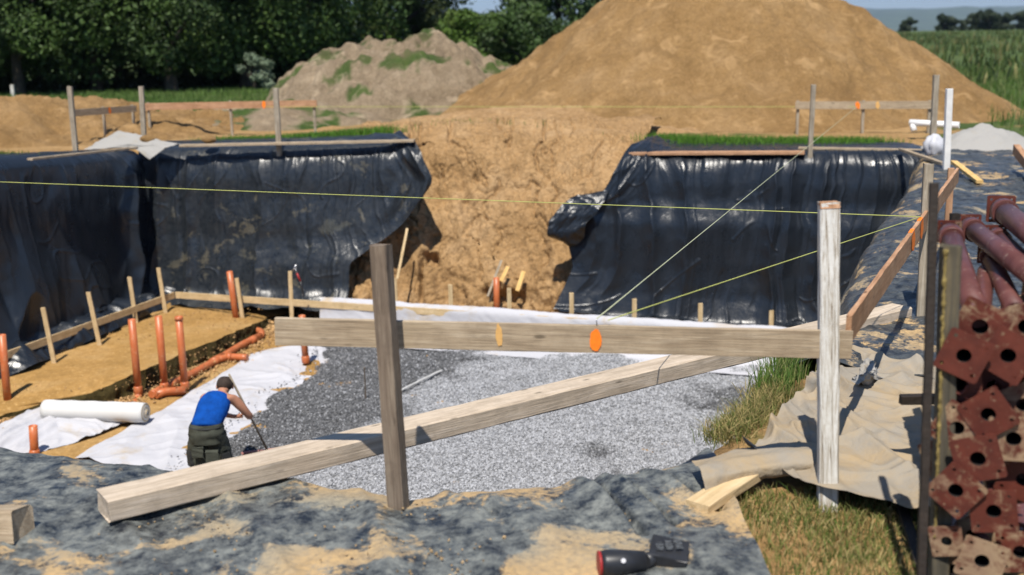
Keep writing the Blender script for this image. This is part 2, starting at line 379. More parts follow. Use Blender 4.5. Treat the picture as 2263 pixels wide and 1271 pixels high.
def tube_np(pts, r, n=14, cap=True):
    pts = np.asarray(pts, float); k = len(pts); r = np.broadcast_to(r, (k,))
    T = np.gradient(pts, axis=0); T /= np.linalg.norm(T, axis=1)[:, None]
    a = np.array([0, 0, 1.]) if abs(T[0][2]) < .9 else np.array([1., 0, 0]); V = []
    u = np.cross(T[0], a); u /= np.linalg.norm(u)
    for i in range(k):
        u = u-T[i]*u.dot(T[i]); u /= np.linalg.norm(u); v = np.cross(T[i], u)
        for j in range(n):
            t = 2*PI*j/n; V.append(pts[i]+r[i]*(math.cos(t)*u+math.sin(t)*v))
    F = [[i*n+j, i*n+(j+1) % n, (i+1)*n+(j+1) % n, (i+1)*n+j] for i in range(k-1) for j in range(n)]
    return np.array(V), F
def tube(name, pts, r, mat, parent=None, n=14, hollow=False, smooth=True):
    V, F = tube_np(pts, r, n); k = len(pts); V = V.tolist()
    fs = list(F)
    if hollow:                                   # open mouth at the last point, with a wall and a dark inside
        base = (k-1)*n; d = np.array(pts[-1])-np.array(pts[-2]); d = d/np.linalg.norm(d); c = np.array(pts[-1])
        o1 = len(V); V += [list(c+(np.array(V[base+j])-c)*.86) for j in range(n)]
        o2 = len(V); V += [list(np.array(V[o1+j])-d*min(.35, np.linalg.norm(np.array(pts[-1])-np.array(pts[0]))*.5)) for j in range(n)]
        fs += [[base+j, base+(j+1) % n, o1+(j+1) % n, o1+j] for j in range(n)] + [[o1+j, o1+(j+1) % n, o2+(j+1) % n, o2+j] for j in range(n)]
        fs.append([o2+j for j in range(n)])
    else: fs.append([(k-1)*n+j for j in range(n)])
    fs.append([j for j in reversed(range(n))])
    V = np.array(V); loc = np.array(pts[0]) if parent is None else np.array(parent.matrix_basis.translation)
    me = bpy.data.meshes.new(name); me.from_pydata((V-loc).tolist(), [], fs); me.materials.append(mat)
    me.polygons.foreach_set('use_smooth', [len(f) == 4 and smooth for f in fs]); me.update()
    bm = bmesh.new(); bm.from_mesh(me); bmesh.ops.recalc_face_normals(bm, faces=bm.faces[:]); bm.to_mesh(me); bm.free()
    o = bpy.data.objects.new(name, me)
    if parent is None: o.location = loc.tolist()
    return link(o, parent)
def blob(name, c, s, mat, parent=None, seed=0, rough=.15, sub=3, freq=1.5):
    bm = bmesh.new(); bmesh.ops.create_icosphere(bm, subdivisions=sub, radius=1)
    V = np.array([v.co[:] for v in bm.verts]); F = np.array([[v.index for v in f.verts] for f in bm.faces]); bm.free()
    V = V*(1+rough*fbm(V[:, 0]*freq+seed, V[:, 1]*freq, V[:, 2]*freq, 3))[:, None]*np.array(s)+np.array(c)
    return (part_np if parent is not None else mesh_np)(name, V, F, mat, **(dict(parent=parent) if parent is not None else {}))

# ================================================================== ground
Z0 = -3.5
HOLE = np.array([(-8.3, 26.0), (-3.0, 25.1), (-3.0, 27.5), (3.0, 27.4), (2.5, 24.3), (7.9, 22.9), (7.9, 21.0), (6.4, 17.1), (5.1, 14.3), (4.25, 12.5), (3.6, 10.8),
                 (3.15, 9.8), (2.6, 9.0), (2.05, 8.1), (1.8, 7.6), (1.5, 7.25), (1.25, 6.8), (1.0, 6.35), (.4, 5.95), (-.6, 5.8), (-1.9, 6.2), (-3.2, 6.7), (-13, 10.5), (-12.2, 15), (-9.9, 20.2)])
def inside(x, y, poly):
    c = np.zeros(x.shape, bool); j = len(poly)-1
    for i in range(len(poly)):
        xi, yi = poly[i]; xj, yj = poly[j]
        c ^= ((yi > y) != (yj > y)) & (x < (xj-xi)*(y-yi)/(yj-yi+1e-12)+xi); j = i
    return c
def pdist(x, y, poly, closed=True):
    d = np.full(x.shape, 1e9); n = len(poly)
    for i in range(n if closed else n-1):
        a = poly[i]; b = poly[(i+1) % n]; ab = b-a; t = np.clip(((x-a[0])*ab[0]+(y-a[1])*ab[1])/(ab@ab), 0, 1)
        d = np.minimum(d, np.hypot(x-a[0]-t*ab[0], y-a[1]-t*ab[1]))
    return d
def rimz(x, y):
    z = .42*np.clip((25.4-y)/5.3, 0, 1.6)*np.clip((-x-7)/1.5, 0, 1)*(y > 9)
    z = z+.3*np.exp(-((x+1.)/3.4)**2)*np.exp(-((y-26)/3)**2)
    z = z+.10*fbm(x*.35, y*.35, 2.)*sstep(27, 34, y)
    far = sstep(300, 620, y); return z*(1-far)-45*far
def grid_axis(a, b, step, lo, hi, g=1.14):
    c = list(np.arange(a, b+1e-6, step)); s = step; x = c[-1]
    while x < hi: s *= g; x += s; c.append(x)
    s = step; x = c[0]; pre = []
    while x > lo: s *= g; x -= s; pre.append(x)
    return np.array(pre[::-1]+c)
gx = grid_axis(-13, 12, .1, -6000, 6000); gy = grid_axis(3, 31, .1, -60, 7500)
X, Y = np.meshgrid(gx, gy); ins = inside(X, Y, HOLE); dd = np.where(ins, pdist(X, Y, HOLE), 0)
Zr = rimz(X, Y)
Z = np.where(ins, Zr+(Z0-Zr)*np.clip(dd/.12, 0, 1), Zr)
Z = Z+np.where(ins & (dd > .3), .02*fbm(X*1.5, Y*1.5, 5.), .025*fbm(X*2.2, Y*2.2, 1.)*(np.abs(X) < 60))
near_pit = pdist(X, Y, HOLE)
gm = np.clip(sstep(-.25, .35, fbm(X*.35+3, Y*.35, 9., 5)+(Y-31)*.14+np.clip(-X-9, 0, 4)*.0), 0, 1)
gm = np.where(Y > 37, 1, gm)
gm = np.where((Y < 12), sstep(0.1, .6, fbm(X*1.7, Y*1.7, 4.)+.25*(X-1.2)), gm)
gm = np.where(ins, 0, gm)
gm = np.where((X > 9) & (Y > 12), sstep(-.5, .1, fbm(X*.6, Y*.6, 4.)+.35*(X-11)), gm)
g = mesh_np('ground', np.stack([X, Y, Z], -1).reshape(-1, 3), grid_faces(len(gx), len(gy)), M_SOIL, col=gm.ravel(), off=(0, 0, 0))
tag(g, kind='structure')

# pit floor sand
fx = np.arange(-12.5, 8.2, .08); fy = np.arange(9, 25.4, .08); X, Y = np.meshgrid(fx, fy)
Z = Z0+.035+.025*fbm(X*1.2, Y*1.2, 3.)+.012*fbm(X*6, Y*6, 1.)
ok = inside(X, Y, HOLE) & (pdist(X, Y, HOLE) > .2)
F = grid_faces(len(fx), len(fy)); F = F[ok.ravel()[F].all(1)]
pf = mesh_np('pit_floor', np.stack([X, Y, Z], -1).reshape(-1, 3), F, M_FLOOR, off=(0, 0, Z0)); tag(pf, kind='structure')

# raised earth bench with the trench face, its shade put into the clay colour
edge_px = [(600, 700), (560, 716), (500, 742), (460, 758), (415, 776), (370, 796), (330, 814), (290, 830), (250, 848), (205, 868), (100, 890), (0, 920), (-150, 965)]
hts = np.array([.06, .26, .34, .34, .34, .34, .34, .34, .30, .22, .12, .07, .05])
ed = np.array([P(x, y, z=Z0+.04+h) for (x, y), h in zip(edge_px, hts)]); ed = resample(ed, 160)
ed[:, :2] += (.07*fbm(ed[:, 0]*4, ed[:, 1]*4, 2., 4))[:, None]*np.array([1, .3])
back = np.array([(-4.6, 24.6, Z0+.12), (-7.7, 25.2, Z0+.36), (-9.2, 20.2, Z0+.30), (-11.5, 14, Z0+.06)]); back = resample(back, 160)
mid1 = ed*.6+back*.4
foot = ed.copy(); foot[:, 2] = Z0-.02; foot[:, 0] += .06; foot[:, 1] -= .02
o = loft('earth_bench', [back, mid1, ed], 160, 50, M_FLOOR, lambda G, U, V: .02*fbm(G[..., 0]*2, G[..., 1]*2, 1.)*np.linspace(1, 0, 50)[:, None], sm=0); tag(o, kind='structure')
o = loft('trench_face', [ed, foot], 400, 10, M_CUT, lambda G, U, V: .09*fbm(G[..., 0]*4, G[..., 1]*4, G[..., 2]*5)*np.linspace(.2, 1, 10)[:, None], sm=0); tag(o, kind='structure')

# clay ramp between the sheets
xs = np.linspace(0, 1, 12)
def rc(x0, x1, y, z, bow=0.): return np.stack([x0+(x1-x0)*xs, y-.18*(x0+(x1-x0)*xs+1)*sstep(0, 1, (27.3-y)/2)+bow*np.sin(PI*xs), np.full(12, z)], 1)
ramp_c = [rc(-3.4, 3.6, 27.9, .33), rc(-3.4, 3.4, 27.2, .36), rc(-3.4, 3.0, 26.2, .16), rc(-3.6, 2.8, 25.4, -.75, .25), rc(-4.0, 2.6, 24.6, -1.8, .3), rc(-4.4, 2.4, 24.2, -2.75, .2),
          rc(-4.6, 2.2, 24.0, -3.35, .05), rc(-4.6, 2.2, 23.6, -3.52)]
def rdisp(G, U, V):
    x, y, z = G[..., 0], G[..., 1], G[..., 2]
    d = .17*fbm(x*.7, y*.7, z*.7, 3)+.028*fbm(x*2.6, y*2.6, z*2.6, 4, .5)
    warp = .5*fbm(x*1.2, z*1.2, 4.)
    cr = np.abs(pn(x*1.5+warp, z*.7+warp, 3.)); d += .11*ridge(x*1.2+.3*z, z*.18, 7., 2)*sstep(.2, -.6, z); d -= .10*np.exp(-(cr/.035)**2)*(pn(x, z, 9.) > -.1)
    cr = np.abs(pn(x*3.5+warp*2, z*3+warp, 13.)); d -= .05*np.exp(-(cr/.04)**2)
    low = sstep(-1.8, -3.0, z); d += low*.10*ridge(x*1.6, z*1.6, 2.)
    for (hx, hz, rx, rz) in [(-1.72, -2.35, .16, .14), (-1.92, -2.75, .05, .4), (-.15, -3.05, .4, .10), (1.5, -2.8, .05, .35)]:
        d -= .35*np.exp(-((x-hx)/rx)**4-((z-hz)/rz)**4)
    d -= .40*sstep(1.0, 1.8, x)*sstep(-1.2, -2.4, z)
    return d
o = loft('clay_slope', ramp_c, 300, 230, M_CLAY, rdisp, sm=4, flip=True); tag(o, kind='structure')

# ================================================================== plastic sheets
def folds(G, U, V, amp=.07, fu=1.6, fv=.25, seed=0., top=.35, sharp=1., edge=None, fan=0., xy=0, hem=0):
    Ue = U; U = G[..., 1] if xy else G[..., 0]
    if fan: U = U+fan*np.exp(-np.maximum(0, U-.5)/1.8)*V
    wu = U+.25*fbm(U*.5, V*.4, seed)+.12*V*pn(U*.25, 1., seed)
    r = np.maximum(0, 1-np.abs(pn(wu*fu, V*fv, seed))*2.6*sharp)**1.6
    r2 = np.maximum(0, 1-np.abs(pn(wu*fu*2.3+9, V*fv*1.6, seed+4))*2.6)**2
    b = .6*pn(wu*fu*.5, V*.2, seed+8)
    D = .12-G[..., 2]; k = sstep(0, .55, D)
    cr = .018*ridge(U*3, V*2.2, seed+2)*.5
    e1 = np.maximum(0, 1-np.abs(pn(wu*fu*3.1+3, V*fv*1.2, seed+5.))*6); e2 = np.maximum(0, 1-np.abs(pn(wu*fu*6.3+7, V*fv*2.5, seed+15.))*6)
    g1 = .22+.78*np.exp(-np.maximum(D, 0)/.8)
    d = k*amp*(1.2*r+.55*r2*pn(U, V, 2.+seed)+b)+cr*.4+sstep(0, .15, D)*(.032*e1*g1+.008*e2*g1)
    c1 = np.abs(pn(U*1.1+V*.5, V*.9-U*.3, seed+30.)); d = d+.012*np.exp(-(c1/.02)**2)*(pn(U*.7, V*.7, seed+40.) > .1)
    if hem: d = d+sstep(-2.9, -3.15, G[..., 2])*.10*ridge(Ue*1.5, V*2.2, seed+6, 2)
    if edge is not None:
        q = (Ue[:, -1:]-Ue) if edge > 0 else Ue
        d = d+np.exp(-(q/.55)**2)*sstep(0, .5, V)*sstep(3.4, 2.6, V)*.15*ridge(q*1.7+V*.35, V*.35, seed+3., 2)
    return d
def wall_sheet(name, rows, nu, nv, mat, seed, label, **k):
    o = loft(name, rows, nu, nv, mat, lambda G, U, V: folds(G, U, V, seed=seed, **k), sm=2, smv=30, flip=True); tag(o, label, 'plastic sheet'); return o
# left wall: rows run from the camera side to the far corner; from behind the rim to the pit floor
def lw(off, z0, z1, z2): # off = metres inside the line
    return np.array([(-11.9+off, 11.5, z0), (-10.75+off, 15.5, z0+.0), (-9.35+off, 20.2, z1), (-7.95+off*.8, 25.3-off*.2, z2)])
rowsL = [lw(-1.3, 1.0, .46, .06), lw(-.7, 1.02, .50, .08), lw(-.15, 1.0, .47, .05), lw(.06, .8, .28, -.10), lw(.16, 0, -.4, -.7), lw(.2, -1, -1.2, -1.6), lw(.24, -2, -2.2, -2.4), lw(.32, -2.8, -2.85, -2.95), lw(.5, -3.2, -3.10, -3.12), lw(.66, -3.14, -3.08, -3.10), lw(.80, -3.14, -3.12, -3.14), lw(.86, -3.25, -3.25, -3.25)]
wall_sheet('left_wall_sheet', rowsL, 620, 260, M_PL, 3., 'black plastic sheet hanging in long folds over the left pit wall', amp=.22, fu=.6, fv=.2, top=1.6, xy=1, hem=1)
# back wall, left of the clay slope; right edge follows the torn outline
def bl(xr_px, y_px, Yw, z, Yl=None):
    R_ = P(xr_px, y_px, Y=Yw); L_ = np.array([-8.0, 25.2+(Yw-24.35)*1.0, z]); return np.array([L_, L_*.5+R_*.5, R_])
rowsB = [bl(870, 297, 25.9, .12), bl(900, 303, 25.2, .14), bl(918, 318, 24.7, .06), bl(935, 345, 24.45, -.15), bl(962, 398, 24.35, -.55), bl(935, 440, 24.35, -.9), bl(890, 495, 24.3, -1.4), bl(850, 530, 24.3, -1.75),
         bl(812, 556, 24.25, -2.1), bl(772, 582, 24.2, -2.5), bl(772, 640, 24.1, -3.0), bl(765, 672, 23.9, -3.12), bl(740, 690, 23.6, -3.16)]
wall_sheet('back_wall_sheet', rowsB, 620, 280, M_PLD, 11., 'black plastic sheet with mud splashes on the back wall, left of the clay slope', amp=.075, fu=1.1, fv=.14, top=1.2, edge=1)
# back wall, right of the clay slope
def br(xl_px, y_px, Yw, Yr, z):
    L_ = P(xl_px, y_px, Y=Yw); R_ = np.array([8.05, Yr, z]); m = L_*.45+R_*.55; m[2] = L_[2]*.3+R_[2]*.7; return np.array([L_, m, R_])
rowsR = [br(1440, 312, 25.3, 23.9, .08), br(1410, 330, 24.3, 22.9, .10), br(1388, 343, 23.85, 22.4, .05), br(1372, 362, 23.75, 22.2, -.15), br(1352, 400, 23.7, 22.1, -.6), br(1325, 440, 23.7, 22.1, -1.), br(1275, 490, 23.6, 22.0, -1.4),
         br(1255, 540, 23.6, 22.0, -1.9), br(1268, 590, 23.55, 21.95, -2.4), br(1245, 640, 23.5, 21.9, -2.9), br(1222, 690, 23.4, 21.7, -3.35), br(1240, 700, 23.2, 21.4, -3.42)]
wall_sheet('back_wall_sheet', rowsR, 840, 300, M_PL, 23., 'black plastic sheet gathered in fine folds on the back wall, right of the clay slope', amp=.12, fu=1.15, fv=.07, top=.45, edge=-1, fan=.35)
# torn flap at the left edge of the right sheet
fl = [PL([(1345, 425), (1300, 432), (1262, 440)], Y=23.5), PL([(1340, 440), (1290, 452), (1238, 462)], Y=23.4), PL([(1320, 470), (1265, 480), (1212, 492)], Y=23.3), PL([(1290, 495), (1262, 512), (1208, 515)], Y=23.3), PL([(1285, 520), (1262, 540), (1238, 525)], Y=23.45)]
o = loft('sheet_flap', fl, 50, 50, M_PL, lambda G, U, V: .07*ridge(U*1.6+V*1.2, V*1.0, 2., 2)+.012*ridge(U*6, V*5, 5.), sm=1); tag(o, 'crumpled flap of black plastic sticking out over the clay slope', 'plastic sheet')
# right rim: rolls over the edge and covers the ground beside it
rimpts = np.array([(1.95, 8.19), (2.47, 9.03), (2.87, 9.9), (3.25, 10.95), (3.85, 12.6), (4.63, 14.5), (5.87, 17.2), (7.1, 20.3), (7.85, 22.4)])
def rr_(dx, dy, z, grow=0.): return np.array([(x+dx+grow*k, y+dy, z) for k, (x, y) in enumerate(rimpts)])
rowsRR = [rr_(2.6, -1.4, .05, .25), rr_(1.6, -.9, .06, .1), rr_(.8, -.4, .09), rr_(.25, -.12, .10), rr_(.02, 0, .0), rr_(-.12, .06, -.35), rr_(-.16, .08, -1.2), rr_(-.2, .1, -2.4), rr_(-.25, .1, -3.45)]
o = loft('right_rim_sheet', rowsRR, 420, 220, M_PLR, lambda G, U, V: .05*fbm(U*1.2, V*1.2, 4.)+.04*ridge(U*1.6+V*.6, V*.8, 1.)*.6+.008*fbm(U*9, V*9, 3.), sm=2, flip=False)
tag(o, 'dusty black plastic sheet rolled over the right rim of the pit', 'plastic sheet')
# front rim sheet, sandy
fr = [(-8.2, 8.7), (-5.4, 7.7), (-3.15, 6.84), (-1.85, 6.35), (-.58, 5.93), (.35, 6.04), (.66, 6.18), (.94, 6.37), (1.15, 6.62)]
def fr_(dy, z, sx=1., fy=None, rx=0.): return np.array([(x*sx+rx*(x > .5), (y+dy if fy is None else fy+.12*(y-6)), z) for x, y in fr])
rowsF = [fr_(0, .03, 1.0, 3.6), fr_(0, .04, 1.0, 4.3), fr_(0, .05, 1.0, 5.0), fr_(-.55, .06), fr_(-.2, .065), fr_(0, .03), fr_(.07, -.12), fr_(.12, -.5), fr_(.16, -1.4), fr_(.2, -3.3)]
def fdisp(G, U, V):  # soft waves, creases running in from the rim
    x, y = G[..., 0], G[..., 1]
    d = .022*fbm(x*1.2, y*1.2, 2., 3, .4)+.006*ridge(x*3.1, y*2.2, 7.)
    rid = np.maximum(0, 1-np.abs(pn(x*1.5+y*.55, y*.35, 12.))*4)**1.5; d += .03*rid+.015*np.maximum(0, 1-np.abs(pn(x*2.3-y*.8, y*.9, 22.))*5)
    for (a, b, wd, am) in [((.36, 6.15), (.62, 5.35), .05, .10), ((.50, 6.2), (.80, 5.45), .045, .10), ((.74, 6.3), (1.05, 5.7), .06, .12), ((-1.5, 6.3), (-.95, 6.05), .06, .05), ((-.45, 6.1), (-.1, 5.6), .05, .05)]:
        a, b = np.array(a), np.array(b); ab = b-a; t = np.clip(((x-a[0])*ab[0]+(y-a[1])*ab[1])/(ab@ab), 0, 1); q = np.hypot(x-a[0]-t*ab[0], y-a[1]-t*ab[1])
        sgn = ((x-a[0])*ab[1]-(y-a[1])*ab[0]); d += am*.55*np.exp(-(q/(wd*1.8))**2)*(sgn > 0)*np.minimum(1, q/.012)*np.sin(PI*np.clip(t*.8+.2, 0, 1))-am*.5*np.exp(-(q/(wd*.5))**2)
    return d*sstep(-1., -.1, G[..., 2])
o = loft('front_rim_sheet', rowsF, 760, 380, M_PLF, fdisp, sm=2, flip=False)
tag(o, 'black plastic sheet smeared with yellow sand over the near rim', 'plastic sheet')

# ================================================================== gravel, fleece, formwork
gpx = [(395, 1060), (412, 1012), (452, 990), (520, 938), (566, 905), (578, 876), (640, 852), (690, 822), (706, 792), (700, 765)]
gp = [P(x, y, z=-3.42)[:2] for x, y in gpx]
gp = np.array(gp+[(-4.05, 23.35), (5.7, 19.9), (6.1, 19.6), (3.3, 12.5), (1.5, 9.2), (-3.9, 9.2), (-4.6, 13.0)])
def wetf(x, y):
    q = np.zeros(x.shape)
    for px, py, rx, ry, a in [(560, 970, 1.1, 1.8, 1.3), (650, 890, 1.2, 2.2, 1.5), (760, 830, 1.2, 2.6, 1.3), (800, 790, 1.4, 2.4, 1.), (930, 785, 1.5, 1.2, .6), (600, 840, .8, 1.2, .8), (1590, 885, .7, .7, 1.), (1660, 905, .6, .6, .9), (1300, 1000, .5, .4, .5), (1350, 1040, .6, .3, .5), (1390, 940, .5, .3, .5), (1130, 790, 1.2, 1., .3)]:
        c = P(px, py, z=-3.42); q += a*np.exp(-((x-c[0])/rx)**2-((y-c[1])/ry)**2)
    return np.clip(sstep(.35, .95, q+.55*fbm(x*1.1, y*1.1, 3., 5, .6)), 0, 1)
def gz(x, y): return -3.42+.06*fbm(x*.9, y*.9, 6.)+.02*fbm(x*4, y*4, 1.)
fx = np.arange(-5.2, 6.3, .06); fy = np.arange(9.5, 23.6, .06); X, Y = np.meshgrid(fx, fy)
e = pdist(X, Y, gp); inn = inside(X, Y, gp); e = np.where(inn, e, -e)+.10*fbm(X*3, Y*3, 2., 4)
Z = gz(X, Y)-.10*(1-sstep(0, .25, e)); ok = (e > .02)
mc = P(535, 1000, z=-3.4); Z += .26*np.exp(-((X-mc[0]-.1)/.32)**2-((Y-mc[1]+.05)/.3)**2)
F = grid_faces(len(fx), len(fy)); F = F[ok.ravel()[F].all(1)]
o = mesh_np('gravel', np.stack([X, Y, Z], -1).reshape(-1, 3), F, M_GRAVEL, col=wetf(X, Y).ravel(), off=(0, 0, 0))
tag(o, 'grey crushed gravel spread over the pit floor', 'gravel', kind='stuff')
def stones(name, cx, cy, cz, size, wet, mat, tint=None):
    n = len(cx); O = np.array([(1, 0, 0), (-1, 0, 0), (0, 1, 0), (0, -1, 0), (0, 0, 1), (0, 0, -1)], float)
    T = np.array([(0, 2, 4), (2, 1, 4), (1, 3, 4), (3, 0, 4), (2, 0, 5), (1, 2, 5), (3, 1, 5), (0, 3, 5)])
    a = RNG.normal(size=(n, 3, 3)); q, _ = np.linalg.qr(a)
    S = size[:, None]*RNG.uniform(.45, 1.15, (n, 6)); V = np.einsum('nij,kj->nki', q, O)*S[:, :, None]
    V += np.stack([cx, cy, cz], 1)[:, None]
    t = RNG.random(n); dry = .16+.30*t; we = .06+.12*t+(t > .90)*.18; c = dry*(1-wet)+we*wet
    C = np.repeat(c[:, None], 6, 1).ravel(); C = np.stack([C, C*1.02, C*1.07], 1)*(1 if tint is None else np.array(tint))
    F = (np.arange(n)[:, None, None]*6+T).reshape(-1, 3)
    return mesh_np(name, V.reshape(-1, 3), F, mat, smooth=False, col=C, off=(0, 0, 0))
N = 210000
sx = RNG.uniform(-5, 6.2, N); sy = 13.6+(23.4-13.6)*RNG.random(N)**1.15
e = np.where(inside(sx, sy, gp), pdist(sx, sy, gp), -pdist(sx, sy, gp))+.10*fbm(sx*3, sy*3, 2., 4)
keep = e > .0; sx, sy, e = sx[keep], sy[keep], e[keep]
sz = gz(sx, sy)-.10*(1-sstep(0, .25, e))+.012+.26*np.exp(-((sx-mc[0]-.1)/.32)**2-((sy-mc[1]+.05)/.3)**2)
bx = RNG.uniform(-5.3, -2.5, 6000); by = RNG.uniform(14.5, 22.5, 6000); q = pdist(bx, by, gp); kk = (~inside(bx, by, gp)) & (RNG.random(6000) < .8*np.exp(-q/.09)); bx, by = bx[kk], by[kk]
sx = np.r_[sx, bx]; sy = np.r_[sy, by]; sz = np.r_[sz, np.full(len(bx), Z0+.105)]
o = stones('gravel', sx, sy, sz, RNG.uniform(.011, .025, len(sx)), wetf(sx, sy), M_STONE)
tag(o, 'loose angular grey stones lying on top of the gravel bed', 'gravel', kind='stuff')

# white fleece on the floor
zf = Z0+.065
rowsW = [PL([(165, 1012), (230, 975), (300, 935), (365, 900), (420, 868), (470, 838), (530, 800), (546, 784), (600, 770), (640, 763), (700, 755)], z=zf),
         PL([(250, 1030), (330, 985), (420, 930), (520, 860), (620, 800), (700, 765), (760, 745)], z=zf+.01),
         PL([(400, 1060), (480, 1000), (580, 920), (680, 840), (760, 780), (820, 745)], z=zf-.05),]
def wd(G, U, V):
    k = np.minimum(1, (V/.3)); q = lambda f, a, s_: np.maximum(0, 1-np.abs(pn(U*f+V*a, V*f*.7-U*.2, s_))*5)
    return .03*fbm(U*1.1, V*1.4, 3.)+k*(.035*q(.9, .6, 5.)+.025*q(1.7, -.8, 9.))
o = loft('fleece_sheet', rowsW, 420, 180, M_FLEECE, wd, sm=1, flip=True); tag(o, 'white fleece strip running under the edge of the gravel', 'fleece')
rowsV = [PL([(-40, 955), (30, 925), (75, 905), (110, 892), (200, 900), (280, 905), (325, 912)], z=zf+.03), PL([(-40, 975), (60, 945), (150, 925), (240, 920), (330, 925)], z=zf+.05), PL([(-40, 1010), (80, 1000), (170, 975), (250, 945), (315, 922)], z=zf)]
o = loft('fleece_sheet', rowsV, 140, 70, M_FLEECE, lambda G, U, V: .035*fbm(U*1.5, V*2.2, 8.)+.09*np.maximum(0, 1-np.abs(pn(U*.5+V*.5, V*2.2, 6.))*3)*np.sin(PI*np.linspace(0, 1, 70))[:, None]+.02*np.maximum(0, 1-np.abs(pn(U*2, V*3, 16.))*5), sm=1, flip=True)
tag(o, 'rumpled white fleece coming off the white roll', 'fleece')
# the roll
ra = P(100, 905, z=Z0+.24); rb = P(322, 912, z=Z0+.26); ra = ra+(ra-rb)*.0
rroot = empty('fleece_roll', ((ra+rb)/2).tolist(), 'thick roll of white fleece lying on the pit floor', 'roll')
tt = np.linspace(0, 1, 24)[:, None]; pts = ra*(1-tt)+rb*tt
tube('roll_body', pts, .155+.004*np.sin(np.arange(24)*1.3), M_ROLL, rroot, n=40)
dr = (rb-ra)/np.linalg.norm(rb-ra)
M_TAN = mat_simple('cardboard', (.42, .33, .2), .9)
for k, r in enumerate((.14, .115, .09, .065)): tube('layer', [rb+dr*.001, rb+dr*(.006+.004*k)], r, M_ROLL if k % 2 else M_TAN, rroot, n=30)
tube('core', [rb-dr*.02, rb+dr*.035], .048, M_TAN, rroot, n=20, hollow=True)

# formwork
FWZ = -2.86
fA, fB, fC, fD = P(-60, 812, z=FWZ), P(385, 652, z=FWZ), P(712, 670, z=FWZ), P(1880, 750, z=FWZ)
root = plank('formwork_board', fA, fB, .03, .135, M_WNEW, up=(0, 0, 1)); tag(root, 'long pale formwork batten nailed to stakes along the left wall', 'board', 'pale formwork battens')
root = plank('formwork_board', fB+np.array([.03, 0, 0]), fD, .03, .135, M_WNEW, up=(0, 0, 1)); tag(root, 'pale formwork batten along the back wall, running in under the white fleece', 'board', 'pale formwork battens')
# fleece over the back formwork
d = (fD-fC)/np.linalg.norm(fD-fC); nrm = np.array([-d[1], d[0], 0]); nrm = nrm if nrm[1] > 0 else -nrm
def fcv(off, z): return np.array([fC+nrm*off+np.array([0, 0, z]), (fC+fD)/2+nrm*off+np.array([0, 0, z]), fD+nrm*off+np.array([0, 0, z])])
o = loft('formwork_fleece', [fcv(-.85, -.54), fcv(-.35, -.53), fcv(-.13, -.45), fcv(-.10, -.2), fcv(-.085, .05), fcv(.0, .12), fcv(.06, .10), fcv(.10, -.2)], 400, 60, M_FLEECE,
         lambda G, U, V: .018*ridge(U*1.1+V, V*1.2, 3.)*sstep(.6, .9, V)+.012*fbm(U*2.3, V*2, 1.), sm=1)
tag(o, 'white fleece draped over the back formwork board', 'fleece')
stakes = [((95, 680), (121, 803), 0, 'pale wooden stake nearest the camera along the left formwork batten'), ((195, 646), (222, 765), 0, 'pale stake second from the left frame edge on the left formwork batten'), ((286, 612), (302, 716), 0, 'pale stake on the left batten, middle of the three right of the leftmost two'), ((350, 592), (367, 694), 0, 'pale stake on the left batten standing closest to the pit corner'),
          ((523, 615), (536, 700), 1, 'pale stake right behind the tall orange pipe by the back wall'), ((641, 599), (645, 705), 1, 'pale stake with a hammer hanging from its top'),
          ((872, 615), (874, 690), 2, 'pale stake beside the grey front post, at the foot of the clay slope'), ((995, 630), (996, 690), 2, 'pale stake behind the white fleece, below the cracked clay hole'), ((1125, 638), (1127, 700), 2, 'pale stake just right of the single orange pipe behind the fleece'), ((1263, 648), (1263, 705), 2, 'pale stake at the left edge of the right black sheet'),
          ((1402, 661), (1402, 715), 2, 'pale stake crossed by the diagonal twine'), ((1548, 671), (1548, 720), 2, 'pale stake standing alone before the right black sheet'), ((1705, 686), (1705, 725), 2, 'shortest pale stake, left of the white painted post'), ((1868, 690), (1866, 740), 2, 'pale stake just behind the white painted post')]
for (a, b, kd, lab) in stakes:
    if kd == 0: bot = P(*b, z=Z0+.33); top = P(*a, Y=bot[1]+.0)
    elif kd == 1: bot = P(*b, z=-3.2); top = P(*a, Y=bot[1])
    else:
        t = (a[0]-712)/(1880-712); q = fC*(1-t)+fD*t; Yq = q[1]+.07; top = P(*a, Y=Yq); bot = P(b[0], b[1], Y=Yq); bot[2] = Z0
        bot[0] = top[0]+.0
    bot[2] = Z0+(.25 if kd < 2 else 0)
    o = plank('formwork_stake', bot, top, .08, .035, M_WNEW, up=(0, 1, 0)); tag(o, lab, 'stake', 'pale formwork stakes')
# hammer on the stake
hp = P(645, 596, Y=22.6)
hr = empty('hammer', hp.tolist(), 'hammer with a red and black handle hung on a pale stake', 'hammer')
s = .012
hd0 = P(646, 600, Y=22.5); hd1 = P(655, 585, Y=22.5); hd2 = P(652, 592, Y=22.5)
tube('hammer_head', [hd0, hd0*.5+hd1*.5, hd1], [.012, .022, .02], M_STEEL, hr, n=8)
tube('shaft', [hd2, P(657, 606, Y=22.5)], .013, M_STEEL, hr, n=8)
tube('red_sleeve', [P(656, 604, Y=22.5), P(664, 622, Y=22.5)], .02, M_RED, hr, n=8)
tube('grip', [P(664, 622, Y=22.5), P(668, 636, Y=22.5), P(671, 655, Y=22.5)], [.018, .017, .016], M_BLACKP, hr, n=8)

